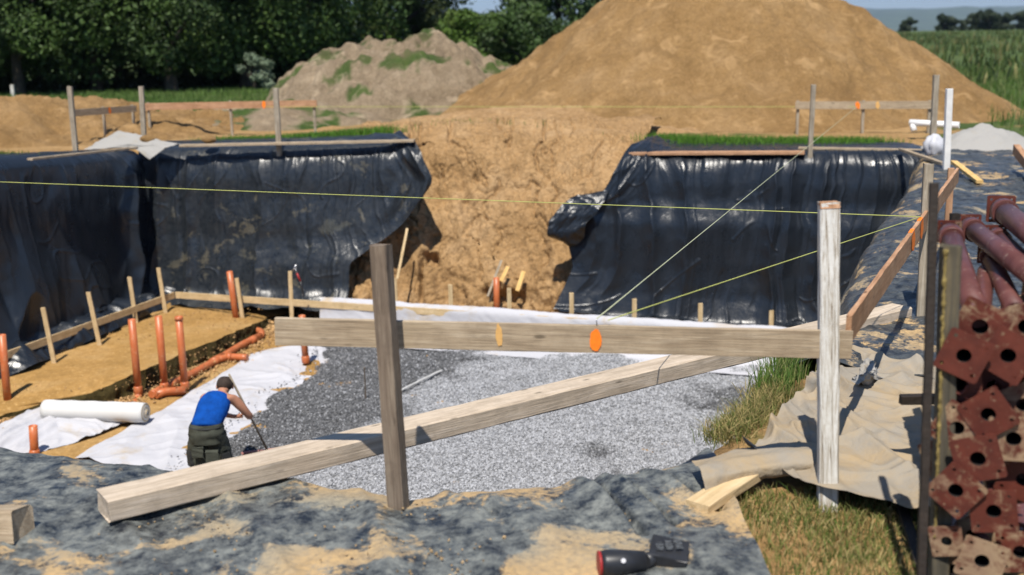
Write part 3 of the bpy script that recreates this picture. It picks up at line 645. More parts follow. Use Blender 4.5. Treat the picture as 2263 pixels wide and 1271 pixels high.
# ================================================================== drain pipes
def riser(px, top, bot, lab=None, z=Z0+.1, r=.062, parent=None, elbow=None, bury=False, part='riser'):
    b = P(*bot, z=z); t = P(*top, Y=b[1]); t[0] = t[0]
    root = parent or empty('drain_pipe', b.tolist(), lab, 'pipe', 'orange drain pipes standing in the pit')
    r0 = tube(part if parent else 'pipe', [b, b*.5+t*.5, t], r, M_PIPE, root, n=20, hollow=True)
    u = (t-b)/np.linalg.norm(t-b)
    tube('collar', [b-u*.02, b+u*.0, b+u*.05, b+u*.10, b+u*.12], [.06, r*1.2, r*1.22, r*1.2, r*1.02], M_PIPE, root, n=20)
    if elbow is not None: bend(root, b, b+np.array(elbow))
    return root, b, t
def bend(root, b, e):
    c = np.array([b[0], b[1], e[2]]); s = np.linspace(0, 1, 8)[:, None]; pts = (1-s)**2*(b+np.array([0, 0, .01]))+2*s*(1-s)*c+s**2*e
    tube('elbow', pts, .066, M_PIPE, root, n=18)
riser(0, (4, 740), (18, 900), 'tall orange pipe standing at the left frame edge', elbow=(-.15, -.2, -.12))
riser(0, (291, 706), (306, 868), 'leftmost of the three close orange pipes beside the trench', elbow=(-.02, -.3, -.12))
riser(0, (73, 941), (77, 1010), 'short orange pipe stub rising from the rumpled fleece', z=Z0+.0)
riser(0, (667, 697), (676, 800), 'orange pipe coming up through the white fleece at the gravel edge', z=Z0+.1)
riser(0, (1097, 614), (1098, 705), 'single orange pipe in front of the clay slope', z=-3.35)
zr = Z0+.13
main = empty('drain_run', P(408, 858, z=zr).tolist(), 'long orange pipe run along the trench with two risers and a side branch', 'pipe', None)
run = [(335, 872), (372, 850), (420, 828), (480, 795), (530, 764), (575, 742)]
rp = resample(PL(run, z=zr), 20); tube('run_pipe', rp, .064, M_PIPE, main, n=18)
e1 = P(575, 742, z=zr); e0 = P(528, 726, z=zr)
s = np.linspace(0, 1, 10)[:, None]; cc = P(588, 731, z=zr)
tube('elbow', (1-s)**2*e1+2*s*(1-s)*cc+s**2*(cc*.4+e0*.6), .067, M_PIPE, main, n=18)
tube('run_pipe', [cc*.4+e0*.6, e0], .064, M_PIPE, main, n=18)
j = P(480, 795, z=zr); jb = P(547, 790, z=zr); jm = P(505, 788, z=zr)
tube('branch', resample([j, jm, jb], 8), .062, M_PIPE, main, n=18)
for a, b in [((468, 801), (492, 788)), ((552, 754), (566, 747)), ((500, 789), (512, 788)), ((372, 850), (388, 843))]: tube('collar', [P(*a, z=zr), P(*b, z=zr)], .075, M_PIPE, main, n=18)
riser(0, (350, 699), (364, 860), parent=main)
_, b, t = riser(0, (395, 701), (409, 858), parent=main)
tube('socket', [t-np.array([0, 0, .05]), t+np.array([0, 0, .01])], .07, M_PIPE, main, n=20, hollow=True)
tube('foot_pipe', [P(345, 872, z=zr), P(364, 866, z=zr), P(410, 862, z=zr)], .068, M_PIPE, main, n=18)
riser(0, (507, 600), (524, 722), parent=main)

# ================================================================== front batter boards, plank, posts
def mark(parent, c, u, v, n_, mat, seed=0, name='paint_mark', ru=1., jag=.15):
    k = 72; pts = []; 
    for i in range(k):
        a = 2*PI*i/k; rr = 1+jag*math.sin(2*a+seed)+jag*.6*math.sin(5*a+seed*2)+.07*random.uniform(-1, 1)
        pts.append(c+u*math.cos(a)*rr+v*math.sin(a)*rr+n_*.003)
    V = np.array([c+n_*.003]+pts); F = np.array([[0, 1+i, 1+(i+1) % k] for i in range(k)])
    return part_np(name, V, F, mat, parent, smooth=False)
fbL = P(609, 732, Y=6.02); fbR = P(1881, 762, Y=5.9)
# board built as an Empty-led thing so the spray marks can be its parts
fb = empty('batter_board', ((fbL+fbR)/2).tolist(), 'long weathered board across the front, sprayed with one orange spot', 'board')
plank('board', fbL, fbR, .03, .148, M_WBOARD, fb, up=(0, 0, 1))
ax = (fbR-fbL)/np.linalg.norm(fbR-fbL); nz = np.array([0, -1., 0]); fn = np.array([ax[1], -ax[0], 0]); uz = np.array([0, 0, 1.])
def onb(px, py): p = P(px, py, Y=5.95); t = (p-fbL)@ax; q = fbL+ax*t; q[2] = p[2]; return q+fn*.0165
mark(fb, onb(1316, 750), ax*.03, uz*.062, fn, M_ORANGE, 1., jag=.05)
mark(fb, onb(1103, 742), ax*.016, uz*.066, fn, M_ORANGE2, 2.3, jag=.12)
tube('nail', [onb(1320, 716)+uz*.0, onb(1319, 703)], .003, M_STEEL, fb, n=6)
for px, py in [(1843, 746), (1843, 765), (862, 730), (862, 756)]: tube('nail', [onb(px, py), onb(px, py)+fn*.004], .005, M_STEEL, fb, n=8)
o = plank('front_post', P(884, 1135, Y=5.72)+np.array([0, 0, -.15]), P(841, 541, Y=5.86), .09, .09, M_WPOST, up=(.35, 1, 0), roll=0); tag(o, 'grey brown square post leaning left before the front board', 'post')
wp0 = P(1832, 1125, z=0.)+np.array([0, .0, -.2]); wp1 = P(1832, 448, Y=6.02)
o = plank('front_post', wp0, wp1, .1, .1, M_WWHITE, up=(.1, 1, 0)); tag(o, 'square post in cracked white paint with a bare brown top', 'post')
top = plank('end_cap', [0, 0, 0], [.03, 0, 0], .103, .103, M_WRED, o); top.matrix_basis = Matrix.Translation(((Vector(wp1)-Vector(wp0)).length-.026, 0, 0))
# right batter board
rA = P(1874, 742, Y=6.05); rA[2] = .9; rB = np.array([4.62, 12.1, .93])
rbd = empty('batter_board', ((rA+rB)/2).tolist(), 'reddish board receding along the right rim with two thin orange marks', 'board')
plank('board', rA, rB, .03, .15, M_WRED, rbd, up=(0, 0, 1))
rx = (rB-rA)/np.linalg.norm(rB-rA); rn = np.array([rx[1], -rx[0], 0])   # towards the right
def at_px(px):
    lo, hi = 0., 1.
    for _ in range(40):
        m_ = (lo+hi)/2; q = rA+(rB-rA)*m_-CAMP
        if CW/2+CF*(q@RT)/(q@FW) < px: lo = m_
        else: hi = m_
    return lo
for fr_t in (at_px(2013), at_px(2032)):
    c = rA+(rB-rA)*fr_t+rn*.0165; mark(rbd, c, rx*.11, uz*.07, rn, M_ORANGE, fr_t*9, jag=.1)
    c = rA+(rB-rA)*fr_t+uz*.0755; V = np.array([c-rx*.09-rn*.014+uz*.002, c+rx*.09-rn*.014+uz*.002, c+rx*.09+rn*.014+uz*.002, c-rx*.09+rn*.014+uz*.002]); part_np('paint_mark', V, np.array([[0, 3, 2, 1]]), M_ORANGE, rbd)
m0 = P(2034, 730, z=0.); m1 = P(2052, 362, Y=m0[1]+.1)
o = plank('middle_post', m0-uz*.15, m1, .075, .075, M_WGREY, up=(.2, 1, 0)); tag(o, 'grey square post holding the reddish board on the right rim', 'post')
p0 = P(2090, 385, Y=13.6); p0[2] = 0; p1 = P(2102, 372, Y=13.6)
p0 = np.array([p1[0]+.0, p1[1], 0.]); o = plank('end_post', p0-uz*.1, p1, .07, .07, M_WRED, up=(.2, 1, 0)); tag(o, 'reddish square post at the far end of the right rim board', 'post')
# long plank across the pit corner
k0 = P(228, 1118, z=.16); k1 = P(1992, 690, z=.14)
o = plank('long_plank', k0, k1, .20, .12, M_WPLANK, up=(0, 0, 1)); tag(o, 'long thick grey plank lying across the corner of the pit', 'plank')
# small plank end under the tarp
q0 = P(1540, 1122, z=.07); q1 = P(1668, 1040, z=.10); o = plank('short_plank', q0, q1+(q1-q0)*.3, .14, .05, M_WNEW, up=(0, 0, 1)); tag(o, 'short yellowish plank sticking out from under the folded tan tarp', 'plank')
q0 = P(-60, 1158, z=.11); q1 = P(50, 1160, z=.13)
o = plank('timber_end', q0, q1, .17, .17, M_WBOARD, up=(0, .2, 1), rag=.002); tag(o, 'blunt timber end poking in at the lower left', 'timber')

# strings
def string(a, b, mat, r, lab, sag=.0, name='string'):
    s = np.linspace(0, 1, 24)[:, None]; a, b = np.array(a), np.array(b); pts = a*(1-s)+b*s; pts[:, 2] -= sag*4*s[:, 0]*(1-s[:, 0])
    o = tube(name, pts, r, mat, n=6); tag(o, lab, 'string', 'builder\'s lines'); return o
mkR = rA+(rB-rA)*at_px(2034)+uz*.085
sL = P(-30, 401, z=1.02)
string(mkR, sL+(sL-mkR)*.1, M_TWINE, .0036, 'yellow twine stretched across the whole pit to the orange mark', .0)
string(onb(1345, 706), mkR, M_TWINE, .0030, 'yellow green twine from the front board to the right rim board')
nB = P(1897, 233, Y=27.0)
string(onb(1320, 703), nB, M_TWINEP, .0032, 'pale twine rising steeply from the front board nail to the far board')

# ================================================================== far rim: stakes and boards
def stake(top, bot, Yd, wdt, mat, lab, z=0., dep=None, name='rim_post', grp='stakes and posts on the far rim', zb=None):
    t = P(*top, Y=Yd); b = P(*bot, Y=Yd)
    b[2] = (rimz(np.array(b[0]), np.array(Yd)) if zb is None else zb)-.2
    o = plank(name, b, t, wdt, wdt*.9, mat, up=(0, 1, 0)); tag(o, lab, 'post', grp); return o
stake((154, 191), (167, 332), 24.9, .10, M_WGREY, 'grey post standing left of the pit corner before the low sand mound', zb=.1)
stake((312, 191), (318, 318), 25.9, .10, M_WGREY, 'grey post on the corner of the pit, by the grey fleece corner')
stake((609, 195), (617, 330), 24.95, .11, M_WGREY, 'grey post with a chewed top on the back rim above the muddy sheet')
stake((1798, 187), (1790, 342), 22.9, .085, M_WGREY, 'thin grey post rising before the big sand heap')
stake((2069, 166), (2060, 340), 21.8, .10, M_WGREY, 'grey post at the right back corner, left of the white post')
stake((2098, 196), (2091, 385), 19.2, .10, mat_simple('white post paint', (.66, .65, .62), .7, .1), 'slim white post at the right back corner of the rim')
def fboard(a, b, Ya, Yb, h, mat, marks, lab, pl=None):
    A, B = P(*a, Y=Ya), P(*b, Y=Yb); c = (A+B)/2
    r = empty('batter_board', c.tolist(), lab, 'board'); plank('board', A, B, .03, h, mat, r, up=(0, 0, 1))
    x = (B-A)/np.linalg.norm(B-A); n_ = np.array([x[1], -x[0], 0]); n_ = n_ if n_[1] < 0 else -n_
    for t, m_ in marks: mark(r, A+(B-A)*t+n_*.017, x*.05, uz*h*.45, n_, m_, t*7)
    for t in (.02, .5, .98):
        q = A+(B-A)*t-n_*.06; plank('leg', [q[0], q[1], -.1], q+uz*h*.6, .06, .06, M_WGREY, r, up=(0, 1, 0))
    return r, A, B
fboard((318, 236), (700, 229), 29.6, 29.0, .17, M_WRED, [(.70, M_ORANGE)], 'reddish board behind the back rim with an orange mark near its right end')
fboard((160, 250), (300, 240), 27.3, 29.6, .16, M_WBOARD, [(.56, M_ORANGE)], 'short grey board by the low sand mound with an orange mark')
r_, A4, B4 = fboard((1758, 233), (2062, 232), 27.0, 26.6, .17, M_WBOARD, [(.455, M_ORANGE), (.60, M_ORANGE2)], 'pale board before the foot of the big sand heap with orange marks')
string(P(583, 236, Y=29.1), P(1897, 236, Y=26.8), M_TWINE, .006, 'far yellow twine passing before the foot of the big sand heap')
def flatboard(a, b, Ya, Yb, wdt, th, mat, lab):
    o = plank('rim_board', P(*a, Y=Ya), P(*b, Y=Yb), wdt, th, mat, up=(0, 0, 1)); tag(o, lab, 'board'); return o
flatboard((400, 322), (916, 311), 24.95, 24.5, .2, .05, M_WBOARD, 'board weighing down the muddy sheet on the back rim')
flatboard((66, 352), (300, 327), 21.3, 24.6, .12, .04, M_WBOARD, 'thin board lying on the rim above the left wall')
flatboard((1392, 339), (1778, 337), 23.75, 22.9, .24, .06, M_WRED, 'wide reddish board on top of the right black sheet')
flatboard((1765, 327), (2040, 332), 23.3, 22.6, .18, .04, M_WBOARD, 'pale board lying on the rim at the right back corner')
flatboard((1990, 330), (2085, 362), 22.4, 19.9, .08, .05, M_WBOARD, 'narrow lath leaning across the right back corner')
flatboard((2108, 358), (2165, 402), 19.0, 17.3, .10, .05, M_WYEL, 'short yellowish lath lying by the slim white post')
flatboard((2246, 330), (2300, 400), 18.6, 16.6, .1, .16, M_WRED, 'reddish board edge at the right frame edge')
# laths on the clay slope
def lath(a, b, Ya, Yb, wdt, mat, lab): 
    o = plank('lath', P(*a, Y=Ya), P(*b, Y=Yb), wdt, wdt*.5, mat, up=(0, -1, .3)); tag(o, lab, 'lath', 'loose laths on the clay slope')
lath((878, 616), (900, 505), 23.6, 24.2, .05, M_WNEW, 'long thin lath leaning steeply on the clay slope beside the left sheet')
lath((1078, 655), (1108, 575), 23.5, 23.85, .045, M_WGREY, 'grey lath leaning on the clay, left of the orange pipe')
lath((1082, 668), (1100, 618), 23.4, 23.65, .04, M_WDARK, 'dark short lath on the clay, behind the orange pipe')
lath((1107, 622), (1122, 590), 23.6, 23.85, .075, M_WYEL, 'yellow lath stub touching the orange pipe')
lath((1143, 643), (1157, 600), 23.55, 23.8, .085, M_WYEL, 'yellow lath lying alone right of the orange pipe')

# grey fleece corner
gz0 = [PL([(215, 318), (262, 292), (300, 300)], Y=25.3), PL([(185, 335), (290, 318), (400, 322)], Y=24.95), PL([(290, 328), (325, 325), (392, 322)], Y=24.85), PL([(310, 338), (332, 338), (360, 333)], Y=24.72), PL([(331, 354), (333, 354), (337, 352)], Y=24.65)]
o = loft('grey_fleece', gz0, 50, 40, M_TARPG, lambda G, U, V: .03*ridge(U*2, V*2, 2.), sm=1, flip=True); tag(o, 'dirty grey fleece folded over the left back corner, its tip hanging down', 'fleece')
for px, py, s, l in [(325, 308, .16, 'small stone on the grey fleece beside the corner post'), (462, 308, .16, 'brown stone lying at the right end of the grey fleece')]:
    o = blob('stone', P(px, py, Y=25.1), (s, s*.7, s*.55), M_SAND, seed=px); tag(o, l, 'stone')

# tan geotextile on the right
t0 = PL([(1640, 1003), (1690, 965), (1740, 908), (1790, 848), (1818, 806), (1900, 782)], z=.09)
t1 = PL([(1790, 1075), (1830, 1000), (1860, 940), (1890, 880), (1915, 840), (1960, 800)], z=.13)
t2 = PL([(2080, 1140), (2085, 1060), (2085, 970), (2080, 890), (2075, 850), (2065, 820)], z=.10)
t3 = PL([(2240, 1140), (2240, 1060), (2230, 970), (2220, 890), (2210, 850), (2200, 820)], z=.06)
o = loft('tan_geotextile', [t0, t1, t2, t3], 180, 150, M_TARP, lambda G, U, V: .02*fbm(U*1.2, V*1.2, 2.)+.06*np.maximum(0, 1-np.abs(pn(U*1.3+V*.6, V*.8, 5.))*5)+.02*np.maximum(0, 1-np.abs(pn(U*4, V*3.1, 25.))*4)+.035*np.maximum(0, 1-np.abs(pn(U*2.1-V*.9, V*1.6, 15.))*6), sm=1, flip=True)
tag(o, 'dirty tan geotextile spread beside the white post', 'geotextile')
u0 = PL([(1530, 1028), (1580, 1015), (1640, 998), (1720, 984), (1830, 984)], z=.13); u1 = PL([(1545, 1040), (1600, 1022), (1680, 1010), (1760, 1005), (1840, 1004)], z=.17)
u2 = PL([(1552, 1062), (1600, 1050), (1680, 1034), (1760, 1026), (1840, 1024)], z=.15); u3 = PL([(1560, 1086), (1615, 1066), (1690, 1050), (1760, 1044), (1840, 1042)], z=.10); u4 = PL([(1580, 1078), (1630, 1060), (1700, 1045), (1770, 1038), (1840, 1036)], z=.06)
o = loft('folded_geotextile', [u0, u1, u2, u3, u4], 110, 60, M_TARP, lambda G, U, V: .014*ridge(U*1.4+V, V*2, 8.)+.008*fbm(U*4, V*4, 1.), sm=1, flip=True); tag(o, 'tan geotextile edge folded over itself above the short plank', 'geotextile')
# crumpled bits on the tarp
c0 = PL([(1880, 830), (1900, 800), (1920, 788)], z=.12); c1 = PL([(1890, 840), (1925, 815), (1925, 795)], z=.28); c2 = PL([(1910, 855), (1965, 845), (1960, 815)], z=.1)
o = loft('crumpled_fleece', [c0, c1, c2], 40, 40, M_TARPG, lambda G, U, V: .03*ridge(U*5, V*5, 1.), sm=1); tag(o, 'small crumpled grey sheet scrap behind the white post', 'fleece')
# covered heap at the far right
hc = P(2150, 340, z=0)
cx_, cy_ = hc[0]+.3, hc[1]; a_ = np.linspace(-1, 1, 60); X, Y = np.meshgrid(a_, a_); r = np.sqrt(X**2+Y**2)
Z = .55*np.clip(1-r, 0, 1)**.8+.10*fbm(X*3, Y*3, 2.)*np.clip(1-r, 0, 1)-.03
o = mesh_np('covered_heap', np.stack([cx_+X*1.3, cy_+Y*1.0+.3, Z+.03], -1).reshape(-1, 3), grid_faces(60, 60), M_TARPG); tag(o, 'low heap under a pale grey sheet at the right back corner', 'covered heap')
o = blob('plastic_bag', P(2066, 325, Y=21.6), (.17, .14, .22), mat_simple('translucent white bag', (.5, .5, .52), .4, .1), seed=3, rough=.35); tag(o, 'pale plastic bag tied around the foot of the grey corner post', 'bag')
a = P(2010, 271, Y=25.5); b = P(2120, 277, Y=25.0)
o = empty('white_gutter', a.tolist(), 'white angled gutter piece lying before the big sand heap', 'gutter')
MW = mat_simple('white pvc', (.72, .72, .7), .5, .05)
tube('channel', [a, a*.5+b*.5, b], .07, MW, o, n=12, hollow=True); tube('outlet', [a+np.array([.05, 0, .02]), a+np.array([.07, -.12, -.18])], .065, MW, o, n=12)

# ================================================================== prop rack at the right
PLATE = {}
def plate_mesh(S, seed):
    bm = bmesh.new(); h = S/2; c = h*.09; es = []
    def loop(pts):
        vs = [bm.verts.new((x, y, 0)) for x, y in pts]
        for i in range(len(vs)): es.append(bm.edges.new((vs[i], vs[(i+1) % len(vs)])))
    loop([(-h+c, -h), (h-c, -h), (h, -h+c), (h, h-c), (h-c, h), (-h+c, h), (-h, h-c), (-h, -h+c)])
    circ = lambda x, y, r, n: [(x+r*math.cos(2*PI*i/n), y+r*math.sin(2*PI*i/n)) for i in range(n)]
    loop(circ(0, 0, S*.165, 24))
    for sx in (-1, 1):
        for sy in (-1, 1): loop(circ(sx*h*.70, sy*h*.70, S*.045, 10))
    bmesh.ops.triangle_fill(bm, use_beauty=True, use_dissolve=False, edges=es)
    bmesh.ops.recalc_face_normals(bm, faces=bm.faces[:])
    me = bpy.data.meshes.new('base_plate'); bm.to_mesh(me); bm.free(); return me
def prop(cx, cy, Yd, S, rot, mi, lab, L=1.3, aim=(.25, 1, .0), tilt=(0, 0), hook=False):
    S *= 1.24; c = P(cx, cy, Y=Yd); ro = empty('steel_prop', c.tolist(), lab, 'steel prop', 'steel props stacked in the rack')
    ax_ = Vector(aim).normalized(); z = -ax_      # plate faces against the tube direction
    z = (z+Vector((tilt[0], 0, tilt[1]))).normalized()
    x = Vector((0, 0, 1)).cross(z).normalized(); y = z.cross(x)
    R = Matrix((x, y, z)).transposed().to_4x4() @ Matrix.Rotation(math.radians(rot), 4, 'Z')
    me = plate_mesh(S, 0); me.materials.append(M_RX[mi]); pl = bpy.data.objects.new('base_plate', me); link(pl, ro); pl.matrix_basis = R
    sm_ = pl.modifiers.new('thickness', 'SOLIDIFY'); sm_.thickness = .007; sm_.offset = 0
    e = c+np.array(ax_)*L; e2 = c+np.array(ax_)*.06
    n = 20; aa = np.array(ax_)
    # hollow outer tube starts at the plate, open to the front
    V, F = tube_np([e, c+aa*.004], S*.2, n); V2, F2 = tube_np([c+aa*.004, c+aa*.45], S*.185, n)
    Vt = np.vstack([V, V2]); Ft = F+[[q+len(V) for q in f] for f in F2]+[[len(V)//2+j for j in (0,)]*0 or [len(V)//2+0, len(V)//2+1, len(V)+1, len(V)]]
    Ft = F+[[q+len(V) for q in f] for f in F2]+[[n+j, n+(j+1) % n, 2*n+(j+1) % n, 2*n+j] for j in range(n)]
    part_np('tube', V, np.array(F), M_TUBE, ro); part_np('bore', V2, np.array(F2), M_BORE, ro)
    d_ = c+aa*.44; tv, tf = tube_np([d_, d_+aa*.01], S*.175, n); 
    part_np('bore_shade_disc', np.vstack([tv, [d_]]), np.array([[i, (i+1) % n, 2*n] for i in range(n)]), M_WDARK, ro)  # dark disc closing the tube, stands for the shade deep inside
    if hook:
        s = np.linspace(PI*1.05, PI*1.95, 12); q = c-aa*.03; hk = [q+np.array([math.cos(t)*.032, 0, math.sin(t)*.04+.005]) for t in s]
        tube('hook', hk, .007, M_RX[1], ro, n=8)
    return ro
PY = 4.75; M_BORE = mat_simple('tube bore with painted shade', (.012, .009, .008), .95)  # bore coloured near black in place of the shade inside the tube
props = [
 (2166, 722, PY+.05, .165, -24, 0, 'red steel prop with its clean base plate at the top left of the stack', False),
 (2268, 722, PY+.10, .165, 20, 0, 'red steel prop cut by the right frame edge, on the top row of plates'),
 (2130, 786, PY-.04, .150, -22, 1, 'steel prop whose red base plate has white crust on its left corner'),
 (2228, 786, PY-.05, .155, -28, 1, 'brownish steel prop plate right of the crusted one, second row'),
 (2122, 848, PY+.03, .140, 5, 0, 'red steel prop with a U shaped hook on its plate', True),
 (2115, 946, PY-.02, .150, -33, 0, 'dark red diamond tilted prop plate on the left, below the hooked one'),
 (2184, 916, PY-.07, .150, 37, 2, 'pale tan diamond tilted prop plate in the middle of the stack'),
 (2262, 895, PY, .15, 30, 2, 'tan prop plate at the right frame edge beside the pale diamond one'),
 (2240, 970, PY-.09, .155, 4, 1, 'upright red prop plate at the right, below the pale diamond one'),
 (2161, 1014, PY-.11, .155, 18, 1, 'pinkish red prop plate lying at a slant in the lower middle'),
 (2112, 1084, PY-.10, .150, -38, 2, 'tan and orange diamond prop plate low on the left'),
 (2196, 1130, PY-.14, .150, 8, 2, 'pink and tan square prop plate low in the stack'),
 (2262, 1060, PY-.05, .15, -20, 0, 'red prop plate at the right frame edge, low in the stack'),
 (2092, 1196, PY-.05, .11, 12, 2, 'small rounded dusty prop end near the bottom of the stack'),
 (2170, 1240, PY-.12, .15, -14, 1, 'dusty red prop plate at the bottom frame edge'),
 (2255, 1220, PY-.02, .15, 10, 0, 'red prop plate in the bottom right corner'),
 (2196, 855, PY+.12, .15, 15, 0, 'shadowed prop plate sunk behind the hooked and the brownish plates'), (2085, 1010, PY+.14, .14, 25, 1, 'shadowed prop plate sunk behind the dark red diamond plate'),
 (2255, 840, PY+.10, .15, -12, 1, 'sunken prop plate between the second row and the tan edge plate'), (2150, 1185, PY+.10, .15, 30, 1, 'sunken prop plate between the two lowest tan plates'),
 (2215, 1190, PY+.08, .15, -8, 0, 'sunken red prop plate above the bottom right corner'), (2110, 1260, PY+.05, .14, 5, 1, 'lowest left prop plate cut by the bottom frame edge'), (2225, 1050, PY+.07, .15, 40, 0, 'sunken red plate right of the slanting pinkish one')]
for k, p_ in enumerate(props):
    prop(*p_[:7], aim=(.42+.05*math.sin(k*2.1), 1, .02*math.cos(k)), hook=len(p_) > 7 and p_[7], L=1.1)
# props lying on top, their far ends showing
def top_prop(a, b, Ya, Yb, r, lab, S=.15, plate_at_b=True):
    A, B = P(*a, Y=Ya), P(*b, Y=Yb); ro = empty('steel_prop', B.tolist(), lab, 'steel prop', 'steel props stacked in the rack')
    tube('tube', [A, A*.5+B*.5, B], r, M_TUBE, ro, n=20)
    ax_ = Vector(B-A).normalized(); x = Vector((0, 0, 1)).cross(ax_).normalized(); y = ax_.cross(x)
    me = plate_mesh(S, 0); me.materials.append(M_RX[1]); pl = bpy.data.objects.new('base_plate', me); link(pl, ro); pl.matrix_basis = Matrix((x, y, ax_)).transposed().to_4x4()
    s_ = pl.modifiers.new('thickness', 'SOLIDIFY'); s_.thickness = .007
    tube('collar', [A*.12+B*.88, A*.05+B*.95], r*1.22, M_TUBE, ro, n=20)
top_prop((2160, 700), (2098, 512), 4.85, 6.1, .052, 'maroon tube leaning at the left of the stack, its end plate by the dark post', .12)
top_prop((2290, 615), (2140, 500), 4.95, 6.3, .050, 'maroon tube crossing from the right frame edge toward the middle of the stack top', .13)
top_prop((2245, 690), (2185, 560), 4.9, 6.0, .044, 'dark maroon tube lying low between the two leaning ones', .11)
top_prop((2330, 560), (2212, 462), 5.1, 6.5, .058, 'thick maroon tube at the upper right with a tan end plate', .15)
top_prop((2330, 640), (2200, 520), 5.0, 6.2, .046, 'maroon tube half hidden below the thick one at the right edge', .11)
# rack
rk = empty('prop_rack', P(2045, 1290, Y=4.62).tolist(), 'rack of dark steel and mossy timber holding the red props', 'rack')
a, b = P(2064, 405, Y=4.9), P(2036, 1330, Y=4.55); b[2] = 0
M_RUST = mat_simple('dark rusty steel', (.018, .012, .008), .7, .5, 12, bstr=.4)
plank('steel_upright', b, a, .034, .034, M_RUST, rk, up=(.1, 1, 0))
a, b = P(2101, 543, Y=4.8), P(2085, 1120, Y=4.75); b[2] = 0
plank('timber_upright', b, a, .075, .07, mat_wood('mossy dark timber', (.05, .045, .032), (.085, .075, .055), (.15, .12, .07), .4), rk, up=(.1, 1, 0))
M_MOSS = mat_simple('yellow lichen crust', (.24, .18, .06), .95, .4, 30, bstr=1.)
dv = (a-b)
tt = np.linspace(.2, .995, 160); lc = b[None]+dv[None]*tt[:, None]+np.array([-.034, -.036, 0])+.006*np.stack([pn(tt*60, 1.), pn(tt*60, 9.), 0*tt], 1)
tube('lichen', lc, .0045+.008*np.maximum(0, pn(tt*38, 4.)+.25)+.004*np.abs(pn(tt*150, 2.)), M_MOSS, rk, n=7)
for z_ in (.12, .55): plank('cross_bar', [1.80, 4.7, z_-.06], [2.9, 4.85, z_-.06], .05, .05, M_RUST, rk)
for z_ in (.12, .55): plank('cross_bar', [2.1, 6.1, z_-.06], [3.2, 6.1, z_-.06], .05, .05, M_RUST, rk)
plank('steel_upright', [2.35, 6.15, 0], [2.35, 6.15, 1.5], .045, .045, M_RUST, rk, up=(0, 1, 0))
plank('base_runner', [1.78, 4.6, .03], [2.12, 6.3, .03], .05, .05, M_RUST, rk)

# power tool at the bottom edge
tc_ = P(1420, 1238, z=.1)
tl = empty('power_tool', tc_.tolist(), 'black battery tool with a red ring lying at the bottom edge', 'tool')
A = P(1325, 1246, z=.12); B = P(1425, 1240, z=.12); dx = (B-A)/np.linalg.norm(B-A); L = np.linalg.norm(B-A)
tube('ring', [A-dx*.006, A+dx*.006], .058, M_RED, tl, n=24)
tube('housing', [A+dx*.006, A+dx*.03, A+dx*L*.5, B], [.056, .062, .058, .046], M_BLACKP, tl, n=24)
b0 = P(1478, 1230, z=.11); plank('battery', b0-dx*.085+np.array([0, .03, .02]), b0+dx*.085-np.array([0, .02, .01]), .15, .09, M_BLACKP, tl, up=(.1, -.3, 1))
for i in range(3):
    for j_ in range(3): plank('rib', b0+dx*(-.06+.045*i)+np.array([0, -.03+.03*j_, .058]), b0+dx*(-.03+.045*i)+np.array([0, -.03+.03*j_, .056]), .012, .012, mat_simple('grey tool plastic', (.08, .085, .09), .5) if (i, j_) == (0, 0) else bpy.data.materials['grey tool plastic'], tl)
tube('button', [A*.5+B*.5+np.array([0, -.05, .03]), A*.5+B*.5+np.array([0, -.058, .036])], .011, mat_simple('light button', (.4, .4, .42), .5), tl, n=14)
tube('neck', [B, b0-dx*.06], .035, M_BLACKP, tl, n=16)

# loose soil clods
def clods(n, fx_, fz, size, tint, label, zz):
    x, y = fx_(n); n = len(x); z = fz(x, y) if callable(fz) else np.full(n, fz)
    o = stones('soil_clods', x, y, z, RNG.uniform(.25, 1., n)**2*size+.006, np.zeros(n), M_STONE, tint); tag(o, label, 'soil clods', kind='stuff')
u_ = lambda a, b, c, d: (lambda n: (RNG.uniform(a, b, n), RNG.uniform(c, d, n)))
clods(2600, u_(-5.4, 1.6, 22.9, 23.9), Z0+.06, .05, (1.25, .78, .34), 'loose clods at the foot of the clay slope', 0)
def alongedge(n):
    k = RNG.integers(0, len(ed), n); return ed[k, 0]+np.abs(RNG.normal(size=n))*.35, ed[k, 1]-RNG.normal(size=n)*.1
clods(2600, alongedge, Z0+.065, .032, (1.2, .72, .30), 'loose clods fallen beside the trench', 0)
clods(1500, u_(-9., -5.2, 18.5, 24.), lambda x, y: np.full(len(x), Z0+.36)*(y > 21.5)+(y <= 21.5)*(Z0+.30), .02, (1.2, .72, .30), 'small clods on the raised bench of sand', 0)
def frz(n):
    x = RNG.normal(-.5, .9, n)*1.; y = RNG.uniform(4.6, 5.75, n); k = (x < .75) & (fbm(x*1.5, y*1.5, 3.) > -.1); return x[k], y[k]
clods(420, frz, .09, .006, (1.0, .68, .34), 'small sand crumbs lying on the near plastic sheet', 0)
# small things on the gravel
a, b = P(882, 864, z=-3.36), P(976, 818, z=-3.36)
o = plank('pale_slat', a, b, .04, .012, mat_simple('pale slat', (.46, .46, .45), .7, .05), rag=.002); tag(o, 'thin pale slat lying on the gravel right of the front post', 'slat')
o = plank('thin_rod', P(808, 880, z=-3.4), P(805, 812, Y=18.3), .02, .02, M_WPOST, up=(0, 1, 0)); tag(o, 'thin dark rod standing in the dark gravel beside the front post', 'rod')

